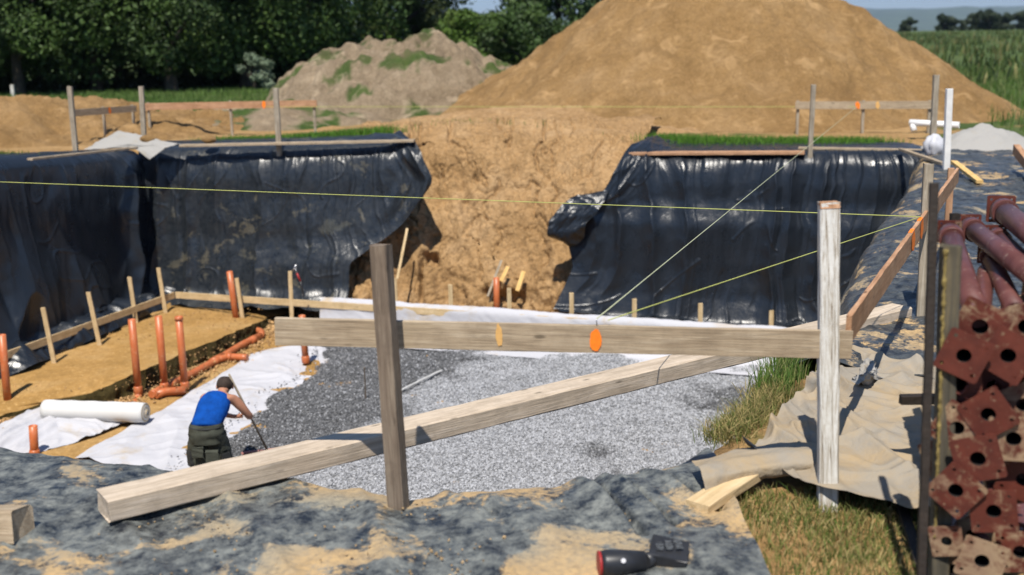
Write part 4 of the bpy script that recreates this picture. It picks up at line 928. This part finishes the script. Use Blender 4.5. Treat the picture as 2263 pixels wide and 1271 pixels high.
# ================================================================== heaps
def heap(name, cx, cy, rx, ry, H, mat, label, prof, nz=(.25, .8), n=160, col=None, flat=0.):
    a = np.linspace(-1.05, 1.05, n); X, Y = np.meshgrid(a, a)
    ang = np.arctan2(Y, X); r = np.sqrt(X**2+Y**2)*(1+.10*pn(np.cos(ang)*1.5+cx, np.sin(ang)*1.5, 3.))
    xw, yw = cx+X*rx, cy+Y*ry; Z = H*prof(r)
    k = sstep(1.03, .85, r); Z = Z+k*nz[0]*fbm(xw*nz[1], yw*nz[1], 5., 6, .55)-.06*(1-k)
    Z = Z+k*nz[0]*.5*np.maximum(0, ridge(xw*nz[1]*1.5, yw*nz[1]*.7, 2.))*.4
    ok = r < 1.05; F = grid_faces(n, n); F = F[ok.ravel()[F].all(1)]
    cc = col(xw, yw).ravel() if col else None
    o = mesh_np(name, np.stack([xw, yw, Z], -1).reshape(-1, 3), F, mat, col=cc); tag(o, label, 'heap'); return o
pr = lambda r: np.where(r < 1, .5*(1-np.clip(r, 0, 1)**1.5)+.5*(np.cos(PI*np.clip(r, 0, 1))+1)/2, 0)
heap('sand_heap', 6.05, 34.5, 8.3, 7.2, 4.35, M_SAND, 'huge cone of yellow brown sand rising past the top of the picture', pr, (.20, .75), 260)
pr2 = lambda r: np.clip(1-np.clip(r, 0, 1)**2.6, 0, 1)
heap('topsoil_heap', -3.5, 39.0, 4.7, 5., 2.0, M_TOPSOIL, 'lumpy greyish topsoil heap with green weeds left of the big sand heap', pr2, (.5, .6), 200, col=lambda x, y: .95*sstep(.15, .45, fbm(x*.9, y*.9, 8., 5)))
heap('sand_mound', -12.6, 31.0, 6.0, 4.3, .85, M_SAND, 'low yellow sand mound behind the left wall', pr, (.3, .8), 140)
heap('earth_mound', -6.6, 33.5, 3.4, 3.2, .55, M_TOPSOIL, 'low earth mound with grass in front of the topsoil heap', pr, (.14, 1.2), 100, col=lambda x, y: sstep(-.1, .35, fbm(x*.9, y*.9, 8., 5)))
heap('sand_spill', 1.0, 30.0, 5.6, 3.2, .55, M_CLAY, 'sand spilled flat between the clay slope and the big heap', pr, (.10, 1.0), 130)

# ================================================================== grass
def grass(name, px, py, h, wd_, palette, label, zf=None, lean=.5, kind='stuff', cat='grass'):
    n = len(px); h = h*RNG.uniform(.5, 1.2, n); a = RNG.uniform(0, 2*PI, n); dx, dy = np.cos(a), np.sin(a)
    l = RNG.uniform(.1, 1, n)*lean*h; b = RNG.uniform(0, 2*PI, n)
    z = zf(px, py) if zf else np.zeros(n)
    base = np.stack([px, py, z-.01], 1); side = np.stack([dx, dy, 0*dx], 1)*wd_/2; ln = np.stack([np.cos(b), np.sin(b), 0*b], 1)
    up = np.array([0, 0, 1.])
    v0, v1 = base-side, base+side; m = base+ln*(l*.35)[:, None]+up*(h*.6)[:, None]; v2, v3 = m+side*.7, m-side*.7; t = base+ln*l[:, None]+up*(h*.95)[:, None]
    V = np.stack([v0, v1, v2, v3, t, t], 1)[:, :5]; i = np.arange(n)[:, None]*5
    F = np.concatenate([i+np.array([0, 1, 2]), i+np.array([0, 2, 3]), i+np.array([3, 2, 4])])
    pal = np.array(palette); c = pal[RNG.integers(0, len(pal), n)]*RNG.uniform(.7, 1.25, (n, 1)); C = np.repeat(c, 5, 0)
    o = mesh_np(name, V.reshape(-1, 3), F, M_BLADE, smooth=False, col=C); tag(o, label, cat, kind=kind); return o
GREEN = [(.07, .15, .02), (.10, .19, .03), (.14, .22, .05), (.05, .11, .02)]
DRY = [(.34, .27, .11), (.42, .33, .15), (.28, .24, .09), (.16, .19, .05), (.10, .14, .03)]
def along(pts, n, spread, z=None, Y=None):
    q = resample(PL(pts, z=z, Y=Y) if z is not None or Y is not None else np.array(pts), 200); k = RNG.integers(0, 200, n)
    return q[k, 0]+RNG.normal(size=n)*spread, q[k, 1]+RNG.normal(size=n)*spread
x, y = along([(1.25, 6.85, 0), (1.45, 7.12, 0), (1.68, 7.5, 0), (1.82, 7.85, 0)], 3600, .065); grass('grass', x, y, .11, .006, DRY, 'dry yellow grass along the pit edge by the tan geotextile', lean=1.3)
x, y = along([(1.75, 7.75, 0), (2.0, 8.2, 0), (2.1, 8.5, 0)], 800, .07); grass('grass', x, y, .22, .007, GREEN+[(.2, .26, .07), (.3, .3, .12)], 'tall green grass tuft on the pit edge behind the white post', lean=.6)
n = 9000; x = RNG.normal(1.55, .40, n); y = RNG.uniform(4.2, 6.0, n); x = x+(6-y)*.12; k = x > 1.02+.1*np.sin(y*5); grass('grass', x[k], y[k], .075, .006, DRY+DRY[:3]+DRY[3:]*2+GREEN[:1], 'mixed dry and green grass around the foot of the white post', lean=1.1)
x, y = along([(-6.8, 26.6, 0), (-4.5, 26.4, 0), (-2.8, 26.6, 0)], 9000, .28); grass('grass', x, y, .2, .012, [(.09, .2, .02), (.12, .26, .03), (.06, .14, .02)], 'bright green grass strip behind the muddy sheet', zf=rimz)
x, y = along([(3.2, 25.2, 0), (5.0, 24.7, 0), (7.6, 24.2, 0)], 9000, .28); grass('grass', x, y, .2, .012, [(.09, .2, .02), (.12, .26, .03), (.06, .14, .02)], 'bright green grass strip behind the right black sheet', zf=rimz)
x, y = along([(-9.6, 22.6, 0), (-10.3, 21.3, 0), (-11.3, 19.5, 0)], 4000, .25); grass('grass', x, y, .16, .012, GREEN, 'green grass tuft above the left wall at the frame edge', zf=rimz)
n = 14000; x = RNG.uniform(11, 24, n); y = RNG.uniform(19, 60, n); k = x > 10.5+(y-19)*.12; grass('grass', x[k], y[k], .4, .03, [(.06, .12, .02), (.10, .17, .035), (.17, .2, .07)], 'tall wild meadow grass to the right of the big sand heap', zf=rimz)
n = 16000; x = RNG.uniform(14, 110, n); y = 45+RNG.random(n)**1.5*170; k = (x < y*.55+6) & (fbm(x*.06, y*.03, 7.) > -.15); grass('grass', x[k], y[k], .75, .16, [(.05, .08, .02), (.09, .12, .03), (.17, .16, .06), (.04, .065, .02)], 'rough scrub and tall weeds on the far field at the right', zf=rimz)
n = 16000; x = RNG.uniform(-24, -5, n); y = RNG.uniform(36, 52, n); grass('grass', x, y, .22, .03, [(.07, .13, .025), (.10, .17, .035), (.13, .19, .05)], 'mown field grass between the sand mound and the trees', zf=rimz)
x, y = along([(1.6, 27.5, 0), (-2, 28, 0)], 500, .6); grass('grass', x, y, .16, .012, DRY[:4]+GREEN, 'sparse weeds along the top of the clay slope', zf=lambda a, b: rimz(a, b)+.1)

# ================================================================== trees
def leaf_cloud(cen, rad, nl, size, pal, seed, gap=.0):
    rs = np.random.default_rng(seed); V, C = [], []
    K = len(cen); k = rs.integers(0, K, nl); d = rs.normal(size=(nl, 3)); d /= np.linalg.norm(d, axis=1)[:, None]
    p = cen[k]+d*rad[k][:, None]*rs.uniform(.55, 1.05, (nl, 1))*np.array([1, 1, .8])
    nrm_ = d+rs.normal(size=(nl, 3))*.7; nrm_ /= np.linalg.norm(nrm_, axis=1)[:, None]
    u = np.cross(nrm_, rs.normal(size=(nl, 3))); u /= np.linalg.norm(u, axis=1)[:, None]; v = np.cross(nrm_, u)
    s = size*rs.uniform(.6, 1.3, (nl, 1)); Q = np.stack([p-u*s*.5, p+v*s*.35, p+u*s*.6, p-v*s*.35], 1)
    pal = np.array(pal); cl = pal[rs.integers(0, len(pal), K)]; c = cl[k]*rs.uniform(.75, 1.3, (nl, 1))
    return Q.reshape(-1, 3), np.arange(nl*4).reshape(-1, 4), np.repeat(c, 4, 0)
def make_tree(name, H, R, z0, nl, size, pal, seed, label, loc, shape='round', nclump=46, group=None):
    rs = np.random.default_rng(seed); loc = np.array(loc, float)
    root = empty(name, loc.tolist(), label, 'tree' if H > 3 else 'shrub', group)
    t = rs.random(nclump); zz = z0+(H-z0)*t; prof = np.sin(PI*np.clip(t*.85+.12, 0, 1))**.6
    a = rs.uniform(0, 2*PI, nclump); q = np.sqrt(rs.random(nclump)); rr = R*prof*q
    cen = np.stack([rr*np.cos(a), rr*np.sin(a), zz], 1); rad = R*rs.uniform(.20, .38, nclump)
    V, F, C = leaf_cloud(cen, rad, nl, size, pal, seed)
    mesh_np('crown', V, F, M_LEAF, root, smooth=False, col=C)
    s = np.linspace(0, 1, 8); pts = np.stack([.3*np.sin(s*3+seed)*s, .2*np.cos(s*2.3+seed)*s, s*H*.8], 1)
    V, F = tube_np(pts, np.linspace(R*.06+.05, .03, 8), 8); VV = [V]; FF = list(F); off = len(V)
    for i in range(7):
        h = H*(.18+.08*i); b = np.array([np.interp(h, pts[:, 2], pts[:, 0]), np.interp(h, pts[:, 2], pts[:, 1]), h]); e = cen[rs.integers(nclump)]
        e = e if e[2] > h else b+np.array([R*.5*math.cos(i*2.4), R*.5*math.sin(i*2.4), H*.15])
        v, f = tube_np([b, b*.5+e*.5+np.array([0, 0, .1]), e], [R*.025+.02, R*.018+.012, .012], 6); VV.append(v); FF += [[x+off for x in y] for y in f]; off += len(v)
    mesh_np('trunk', np.vstack(VV), np.array(FF), M_BARK, root)
    return root
def copy_tree(o, loc, rz, sc, label):
    c = o.copy(); COL.objects.link(c); c.location = loc; c.rotation_euler = (0, 0, rz); c.scale = (sc, sc, sc); c['label'] = label
    for ch in list(o.children):
        d_ = ch.copy(); COL.objects.link(d_); d_.parent = c
    return c
DG = [(.028, .055, .012), (.040, .075, .016), (.055, .095, .022), (.035, .06, .018)]
LG = [(.06, .11, .018), (.075, .13, .02), (.09, .14, .03), (.05, .09, .02)]
OL = [(.075, .10, .035), (.09, .115, .04), (.06, .085, .03)]
T1 = make_tree('broadleaf_tree', 9, 4.2, 1.3, 22000, .20, DG, 11, 'dark broadleaf tree at the left frame edge', (-23.5, 53, 0), group='dark trees behind the field')
T2 = make_tree('broadleaf_tree', 10, 4.4, 1.6, 22000, .21, DG, 12, 'second dark broadleaf tree from the left frame edge', (-18.6, 54, 0), group='dark trees behind the field')
labs = ['dark broadleaf tree above the left grey rim post', 'dark broadleaf tree above the grey corner post', 'dark broadleaf tree between the corner post and the third rim post', 'dark broadleaf tree nearest the topsoil heap', 'dark broadleaf tree filling the back of the left wood', 'dark broadleaf tree deep in the shade of the left wood', 'shaded broadleaf tree behind the leftmost one', 'shaded broadleaf tree at the back of the wood, its right end']
for k, (x, y, s) in enumerate([(-14.8, 52.5, 1.), (-20.8, 50.8, .8), (-12.2, 55.5, 1.05), (-9.3, 58, 1.), (-17, 59, 1.2), (-13.2, 61, 1.2), (-25, 60, 1.2), (-21, 61, 1.2)]):
    copy_tree((T1, T2)[k % 2], (x, y, 0), k*1.7, s, labs[k])
# low undergrowth at the wood edge, leaf colours darkened for shade under the trees
U1 = make_tree('undergrowth_shrub', 2.4, 2.4, .1, 9000, .16, [(.015, .03, .008), (.022, .04, .012)], 31, 'dark undergrowth shrub at the foot of the left wood', (-22, 55.5, 0), nclump=24, group='undergrowth in the left wood')
for k, (x, y) in enumerate([(-18.5, 56.5), (-15.2, 57), (-12, 58.5), (-9.6, 60.5), (-25.5, 56)]):
    c = copy_tree(U1, (x, y, 0), k*2.1, 1.15, U1['label'])
U1['label'] = 'dark undergrowth shrub at the foot of the left wood'
make_tree('grey_bush', 1.5, .9, .1, 2600, .12, [(.12, .16, .10), (.16, .2, .13)], 41, 'grey green bush at the wood edge left of the topsoil heap', (P(566, 190, Y=52)[0], 52, 0), nclump=14)
make_tree('broadleaf_tree', 11, 5.2, 1., 26000, .24, LG, 13, 'light green tree rising behind the topsoil heap, left one', (-10.2, 72, 0), nclump=60)
make_tree('broadleaf_tree', 9, 4.4, .8, 22000, .24, [*LG, *OL], 14, 'light green tree behind the top of the topsoil heap', (-7.0, 70, 0), nclump=50)
make_tree('broadleaf_tree', 7.5, 2.3, .6, 14000, .22, OL, 15, 'olive green tree just left of the gap of sky', (-4.9, 71, 0), nclump=40)
make_tree('hedge_shrub', 3.0, 2.3, .2, 9000, .18, LG, 16, 'low green shrub under the gap of sky', (-1.2, 74, 0), nclump=26)
make_tree('broadleaf_tree', 9, 4.0, .6, 26000, .24, [(.03, .065, .02), (.045, .085, .028), (.06, .10, .03)], 17, 'round dark green tree between the gap of sky and the big heap', (3.2, 74, 0), nclump=60)
make_tree('hedge_shrub', 3.2, 2.6, .1, 8000, .2, DG, 18, 'dark shrub under the round dark tree', (1.0, 66, 0), nclump=22)
make_tree('hedge_shrub', 3.2, 2.4, .1, 8000, .2, LG, 19, 'bright green shrub behind the dip of the topsoil heap', (-2.6, 66, 0), nclump=22)
make_tree('broadleaf_tree', 8, 3.2, .6, 12000, .26, DG, 20, 'dark tree peeping over the left slope of the big heap', (7.6, 78, 0), nclump=36)
# far hedgerow on the right
HT = make_tree('far_tree', 3.4, 2.2, .3, 1500, .8, [(.03, .045, .025), (.04, .055, .03)], 51, 'far dark hedgerow tree on the skyline, leftmost', (95, 270, 0), nclump=14, group='far trees on the skyline at the right')
fl_ = [(2085, 41, 1.), (2110, 45, .8), (2132, 43, .75), (2162, 38, 1.15), (2178, 37, 1.2), (2198, 40, 1.), (2215, 41, 1.), (2234, 42, .9), (2250, 36, 1.2), (2268, 40, 1.), (1985, 52, .5), (2020, 46, .85)]
lab_ = ['leftmost tall dark tree of the far tree line', 'small dark tree right of the first tall one in the far line', 'lower dark tree in the first clump of the far line', 'tall dark tree starting the far clump near the right edge', 'taller of the two middle trees of the far clump', 'round dark tree in the middle of the far clump', 'far dark tree left of the lower ones', 'lower far dark tree near the right frame edge', 'tallest far dark tree near the right frame edge', 'far dark tree cut by the right frame edge', 'tiny far bush at the foot of the heap slope', 'single far tree standing apart on the left of the line']
for k, ((px, py, s), lb) in enumerate(zip(fl_, lab_)):
    q = P(px, 70, Y=270); o = HT if k == 0 else copy_tree(HT, (q[0], 270+3*math.sin(k*3), -.2), k*1.3, s, lb)
    if k == 0: o.location = (q[0], 270, -.2); o['label'] = lb
# small marker posts by the wood
for px, py, l in [(30, 205, 'small pale marker post at the wood edge by the left frame edge'), (470, 178, 'small pale marker post at the wood edge above the field')]:
    q = P(px, py+12, z=0); o = plank('marker_post', q-uz*.1, q+uz*.55, .14, .14, M_WWHITE, up=(0, 1, 0)); tag(o, l, 'post', 'marker posts at the wood edge')

# distant hills
hx = np.linspace(-3000, 6500, 160); hy = np.linspace(5200, 8500, 24); X, Y = np.meshgrid(hx, hy)
Z = -50+sstep(5200, 7600, Y)*(120+45*fbm(X*.0006, Y*.0006, 3.)+8*fbm(X*.004, Y*.004, 1.))
o = mesh_np('hills', np.stack([X, Y, Z], -1).reshape(-1, 3), grid_faces(160, 24), mat_simple('wooded hills', (.05, .075, .04), .95, .4, .01, kind='Object'), off=(0, 0, 0)); tag(o, kind='structure')

# ================================================================== worker
Fp = P(469, 1104, z=-3.42); Fp[2] = -3.42
wk = empty('person', Fp.tolist(), 'person bent over a rake in a blue tank top and dark work shorts', 'person')
M_SKIN = mat_simple('tanned skin', (.40, .19, .115), .55, .12, 12)
M_HAIR = mat_simple('dark hair', (.035, .022, .015), .8, .4, 40, bstr=.6)
M_BLUE = mat_simple('blue cotton', (.004, .055, .27), .9, .3, 7, bstr=1., spec=.1)
M_SHORT = mat_simple('dark olive work cloth', (.042, .046, .034), .9, .3, 10, bstr=.4)
M_SHORT2 = mat_simple('black pocket cloth', (.022, .023, .022), .9, .3, 10)
M_BOOT = mat_simple('work boot', (.06, .045, .03), .8, .3)
def skin(name, nodes, edges, mat, parent, sub=2, rootn=0):
    names = list(nodes); me = bpy.data.meshes.new(name); me.from_pydata([nodes[n_][:3] for n_ in names], [(names.index(a), names.index(b)) for a, b in edges], []); me.materials.append(mat)
    o = bpy.data.objects.new(name, me); link(o, parent); md = o.modifiers.new('skin', 'SKIN'); md.use_smooth_shade = True; md.branch_smoothing = .6
    if not me.skin_vertices: raise RuntimeError('no skin layer')
    for i, n_ in enumerate(names):
        r_ = nodes[n_][3]; sv = me.skin_vertices[0].data[i]; sv.radius = r_ if isinstance(r_, tuple) else (r_, r_); sv.use_root = (i == rootn)
    ss = o.modifiers.new('sub', 'SUBSURF'); ss.levels = sub; ss.render_levels = sub; return o
B = {'pelvis': (0, -.02, .92, .125), 'belly': (.01, .10, 1.0, .13), 'chest': (.03, .27, 1.09, .16), 'upper': (.05, .42, 1.17, .14), 'neck': (.07, .53, 1.20, .066), 'jaw': (.08, .60, 1.20, .07), 'head': (.085, .66, 1.24, .092), 'crown': (.085, .70, 1.30, .06),
     'hipL': (-.08, -.01, .84, .08), 'kneeL': (-.14, .06, .50, .062), 'calfL': (-.14, .02, .34, .058), 'ankL': (-.14, -.02, .09, .038), 'toeL': (-.15, .15, .035, .035),
     'hipR': (.08, 0, .84, .08), 'kneeR': (.13, .12, .49, .062), 'calfR': (.13, .09, .33, .058), 'ankR': (.13, .06, .09, .038), 'toeR': (.15, .23, .035, .035),
     'shL': (-.13, .44, 1.16, .075), 'elL': (-.16, .66, .93, .045), 'wrL': (.12, .79, .80, .03), 'paL': (.20, .82, .78, .03),
     'shR': (.24, .43, 1.15, .078), 'upR': (.34, .48, 1.0, .058), 'elR': (.40, .55, .87, .048), 'foR': (.37, .68, .85, .042), 'wrR': (.31, .79, .84, .03), 'paR': (.285, .84, .83, .028)}
E_ = [('pelvis', 'belly'), ('belly', 'chest'), ('chest', 'upper'), ('upper', 'neck'), ('neck', 'jaw'), ('jaw', 'head'), ('head', 'crown'), ('pelvis', 'hipL'), ('hipL', 'kneeL'), ('kneeL', 'calfL'), ('calfL', 'ankL'), ('ankL', 'toeL'),
      ('pelvis', 'hipR'), ('hipR', 'kneeR'), ('kneeR', 'calfR'), ('calfR', 'ankR'), ('ankR', 'toeR'), ('upper', 'shL'), ('shL', 'elL'), ('elL', 'wrL'), ('wrL', 'paL'), ('upper', 'shR'), ('shR', 'upR'), ('upR', 'elR'), ('elR', 'foR'), ('foR', 'wrR'), ('wrR', 'paR')]
for s_, (px_, py_, pz_) in (('L', B['paL'][:3]), ('R', B['paR'][:3])):
    for f_ in range(4):
        dz = -.02+.016*f_; q_ = [(px_+.02+.004*f_, py_+.035, pz_+dz, .009), (px_+.035, py_+.055, pz_+dz, .0085), (px_+.012, py_+.066, pz_+dz, .008)]
        if s_ == 'R': q_ = [(2*px_-a+.0, b_, c_, d__) for a, b_, c_, d__ in q_]
        pv = 'pa'+s_
        for g_, qq in enumerate(q_): nm = f'f{s_}{f_}{g_}'; B[nm] = qq; E_.append((pv, nm)); pv = nm
    sg = -1 if s_ == 'L' else 1
    for g_, qq in enumerate([(px_+sg*.0, py_+.02, pz_+.035, .011), (px_+sg*.005, py_+.045, pz_+.045, .009)]): nm = f't{s_}{g_}'; B[nm] = qq; E_.append(('pa'+s_ if g_ == 0 else f't{s_}0', nm))
skin('body', B, E_, M_SKIN, wk)
h_ = blob('hair', np.array([.085, .665, 1.268])+Fp, (.103, .105, .098), M_HAIR, wk, seed=2, rough=.12)
for sx in (-1, 1): blob('ear', np.array([.085+sx*.098, .665, 1.235])+Fp, (.014, .022, .034), M_SKIN, wk, seed=5, rough=.05, sub=2)
TT = {'low': (0, -.03, .915, (.19, .15)), 'hem': (0, -.01, .95, (.21, .16)), 'belly': (.01, .10, 1.02, (.195, .15)), 'chest': (.03, .27, 1.105, (.225, .155)), 'upper': (.045, .40, 1.165, (.20, .13)), 'strap': (.06, .475, 1.205, (.12, .085))}
skin('tank_top', TT, [('low', 'hem'), ('hem', 'belly'), ('belly', 'chest'), ('chest', 'upper'), ('upper', 'strap')], M_BLUE, wk)
def cloth(name, tubes, mat, parent):
    VV, FF, off = [], [], 0
    for pts, rx_, ry_ in tubes:
        pts = smooth_curve(resample(pts, 18), 2); t = np.linspace(0, 1, 18); c = np.array([0, 0, 0.])
        xr = np.interp(t, np.linspace(0, 1, len(rx_)), rx_); yr = np.interp(t, np.linspace(0, 1, len(ry_)), ry_); a_ = np.linspace(0, 2*PI, 28, endpoint=False)
        V = np.stack([pts[:, None, 0]+xr[:, None]*np.cos(a_), pts[:, None, 1]+yr[:, None]*np.sin(a_), pts[:, None, 2]+0*a_], -1)
        n_ = V-pts[:, None]; n_ /= np.linalg.norm(n_, axis=2, keepdims=True); V = V+n_*(.016*ridge(V[..., 0]*6, V[..., 2]*9+V[..., 0]*3, V[..., 1]*6, 2))[..., None]
        VV.append(V.reshape(-1, 3)); FF += [[off+i_*28+j_, off+i_*28+(j_+1) % 28, off+(i_+1)*28+(j_+1) % 28, off+(i_+1)*28+j_] for i_ in range(17) for j_ in range(28)]; off += 18*28
    return mesh_np(name, np.vstack(VV), np.array(FF), mat, parent)
cloth('work_shorts', [([(0, -.0, 1.0), (0, -.02, .88), (0, -.01, .76)], (.185, .20, .20), (.145, .165, .15)),
                      ([(-.09, -.01, .86), (-.13, .04, .6), (-.14, .05, .36)], (.12, .12, .11), (.15, .125, .11)), ([(.09, .0, .86), (.12, .09, .6), (.13, .11, .36)], (.12, .12, .11), (.15, .125, .11))], M_SHORT, wk)
def pocket(c, sx_, sy_, sz_, rz, mat=M_SHORT2):
    me = plank_mesh('pocket', sz_, sx_, sy_, .004, seg=6, seed=int(sx_*1000)); me.materials.append(mat); o = bpy.data.objects.new('pocket', me); link(o, wk)
    o.matrix_basis = Matrix.Translation(c) @ Matrix.Rotation(rz, 4, 'Z') @ Matrix.Rotation(-PI/2, 4, 'Y') @ Matrix.Rotation(PI, 4, 'Z') @ Matrix.Rotation(PI/2, 4, 'X'); return o
pocket((.09, -.185, .70), .15, .03, .17, .15, M_SHORT); pocket((-.08, -.185, .74), .14, .03, .12, -.1, M_SHORT)
pocket((.215, -.06, .62), .12, .04, .24, 1.0); pocket((-.215, -.05, .66), .11, .04, .20, -1.0)
bt = [Fp+np.array([.195*math.cos(t), -.01+.155*math.sin(t), .955]) for t in np.linspace(0, 2*PI, 25)]
bt_o = tube('belt', bt, .014, M_SHORT2, wk, n=8)
for nm, (bx_, by_) in (('L', (-.145, .04)), ('R', (.135, .12))): blob('boot', Fp+np.array([bx_, by_, .055]), (.055, .14, .06), M_BOOT, wk, seed=8, rough=.06, sub=2)
wk.scale = (1.06, 1.06, 1.06)
# rake
rt_, rb_ = Fp+1.06*np.array([.155, .64, 1.40]), Fp+1.06*np.array([.43, 1.30, .14])
rkk = empty('rake', rb_.tolist(), 'wooden rake with a wide pale red toothed head held by the worker', 'rake')
tube('handle', [rt_, rt_*.5+rb_*.5, rb_], .016, M_WBOARD_H if 'M_WBOARD_H' in globals() else M_WGREY, rkk, n=10)
M_RK = mat_simple('faded red rake', (.45, .2, .17), .6, .2)
hA, hB = rb_+np.array([-.36, -.05, -.01]), rb_+np.array([.36, .10, .01]); plank('rake_head', hA, hB, .03, .03, M_RK, rkk)
for k in range(14):
    q = hA+(hB-hA)*(k+.5)/14; tube('tine', [q, q+np.array([0, -.01, -.10])], .006, M_RK, rkk, n=6)

# ================================================================== haze
def haze_box(x0, x1, y0, y1, z0, z1, dens):
    m = bpy.data.materials.new('haze'); m.use_nodes = True; n = m.node_tree; n.nodes.remove(n.nodes['Principled BSDF'])
    v = n.nodes.new('ShaderNodeVolumePrincipled'); v.inputs['Color'].default_value = (.62, .77, 1, 1); v.inputs['Density'].default_value = dens; v.inputs['Anisotropy'].default_value = .2
    n.links.new(v.outputs[0], n.nodes['Material Output'].inputs['Volume'])
    V = [(x, y, z) for x in (x0, x1) for y in (y0, y1) for z in (z0, z1)]
    F = [(0, 1, 3, 2), (4, 6, 7, 5), (0, 4, 5, 1), (2, 3, 7, 6), (0, 2, 6, 4), (1, 5, 7, 3)]
    me = bpy.data.meshes.new('haze'); me.from_pydata(V, [], F); me.materials.append(m); o = bpy.data.objects.new('haze', me); link(o)
    tag(o, 'thin blue haze over the far land', 'haze', kind='stuff')
haze_box(-7800, 7800, -200, 9800, -70, 190, .00007)
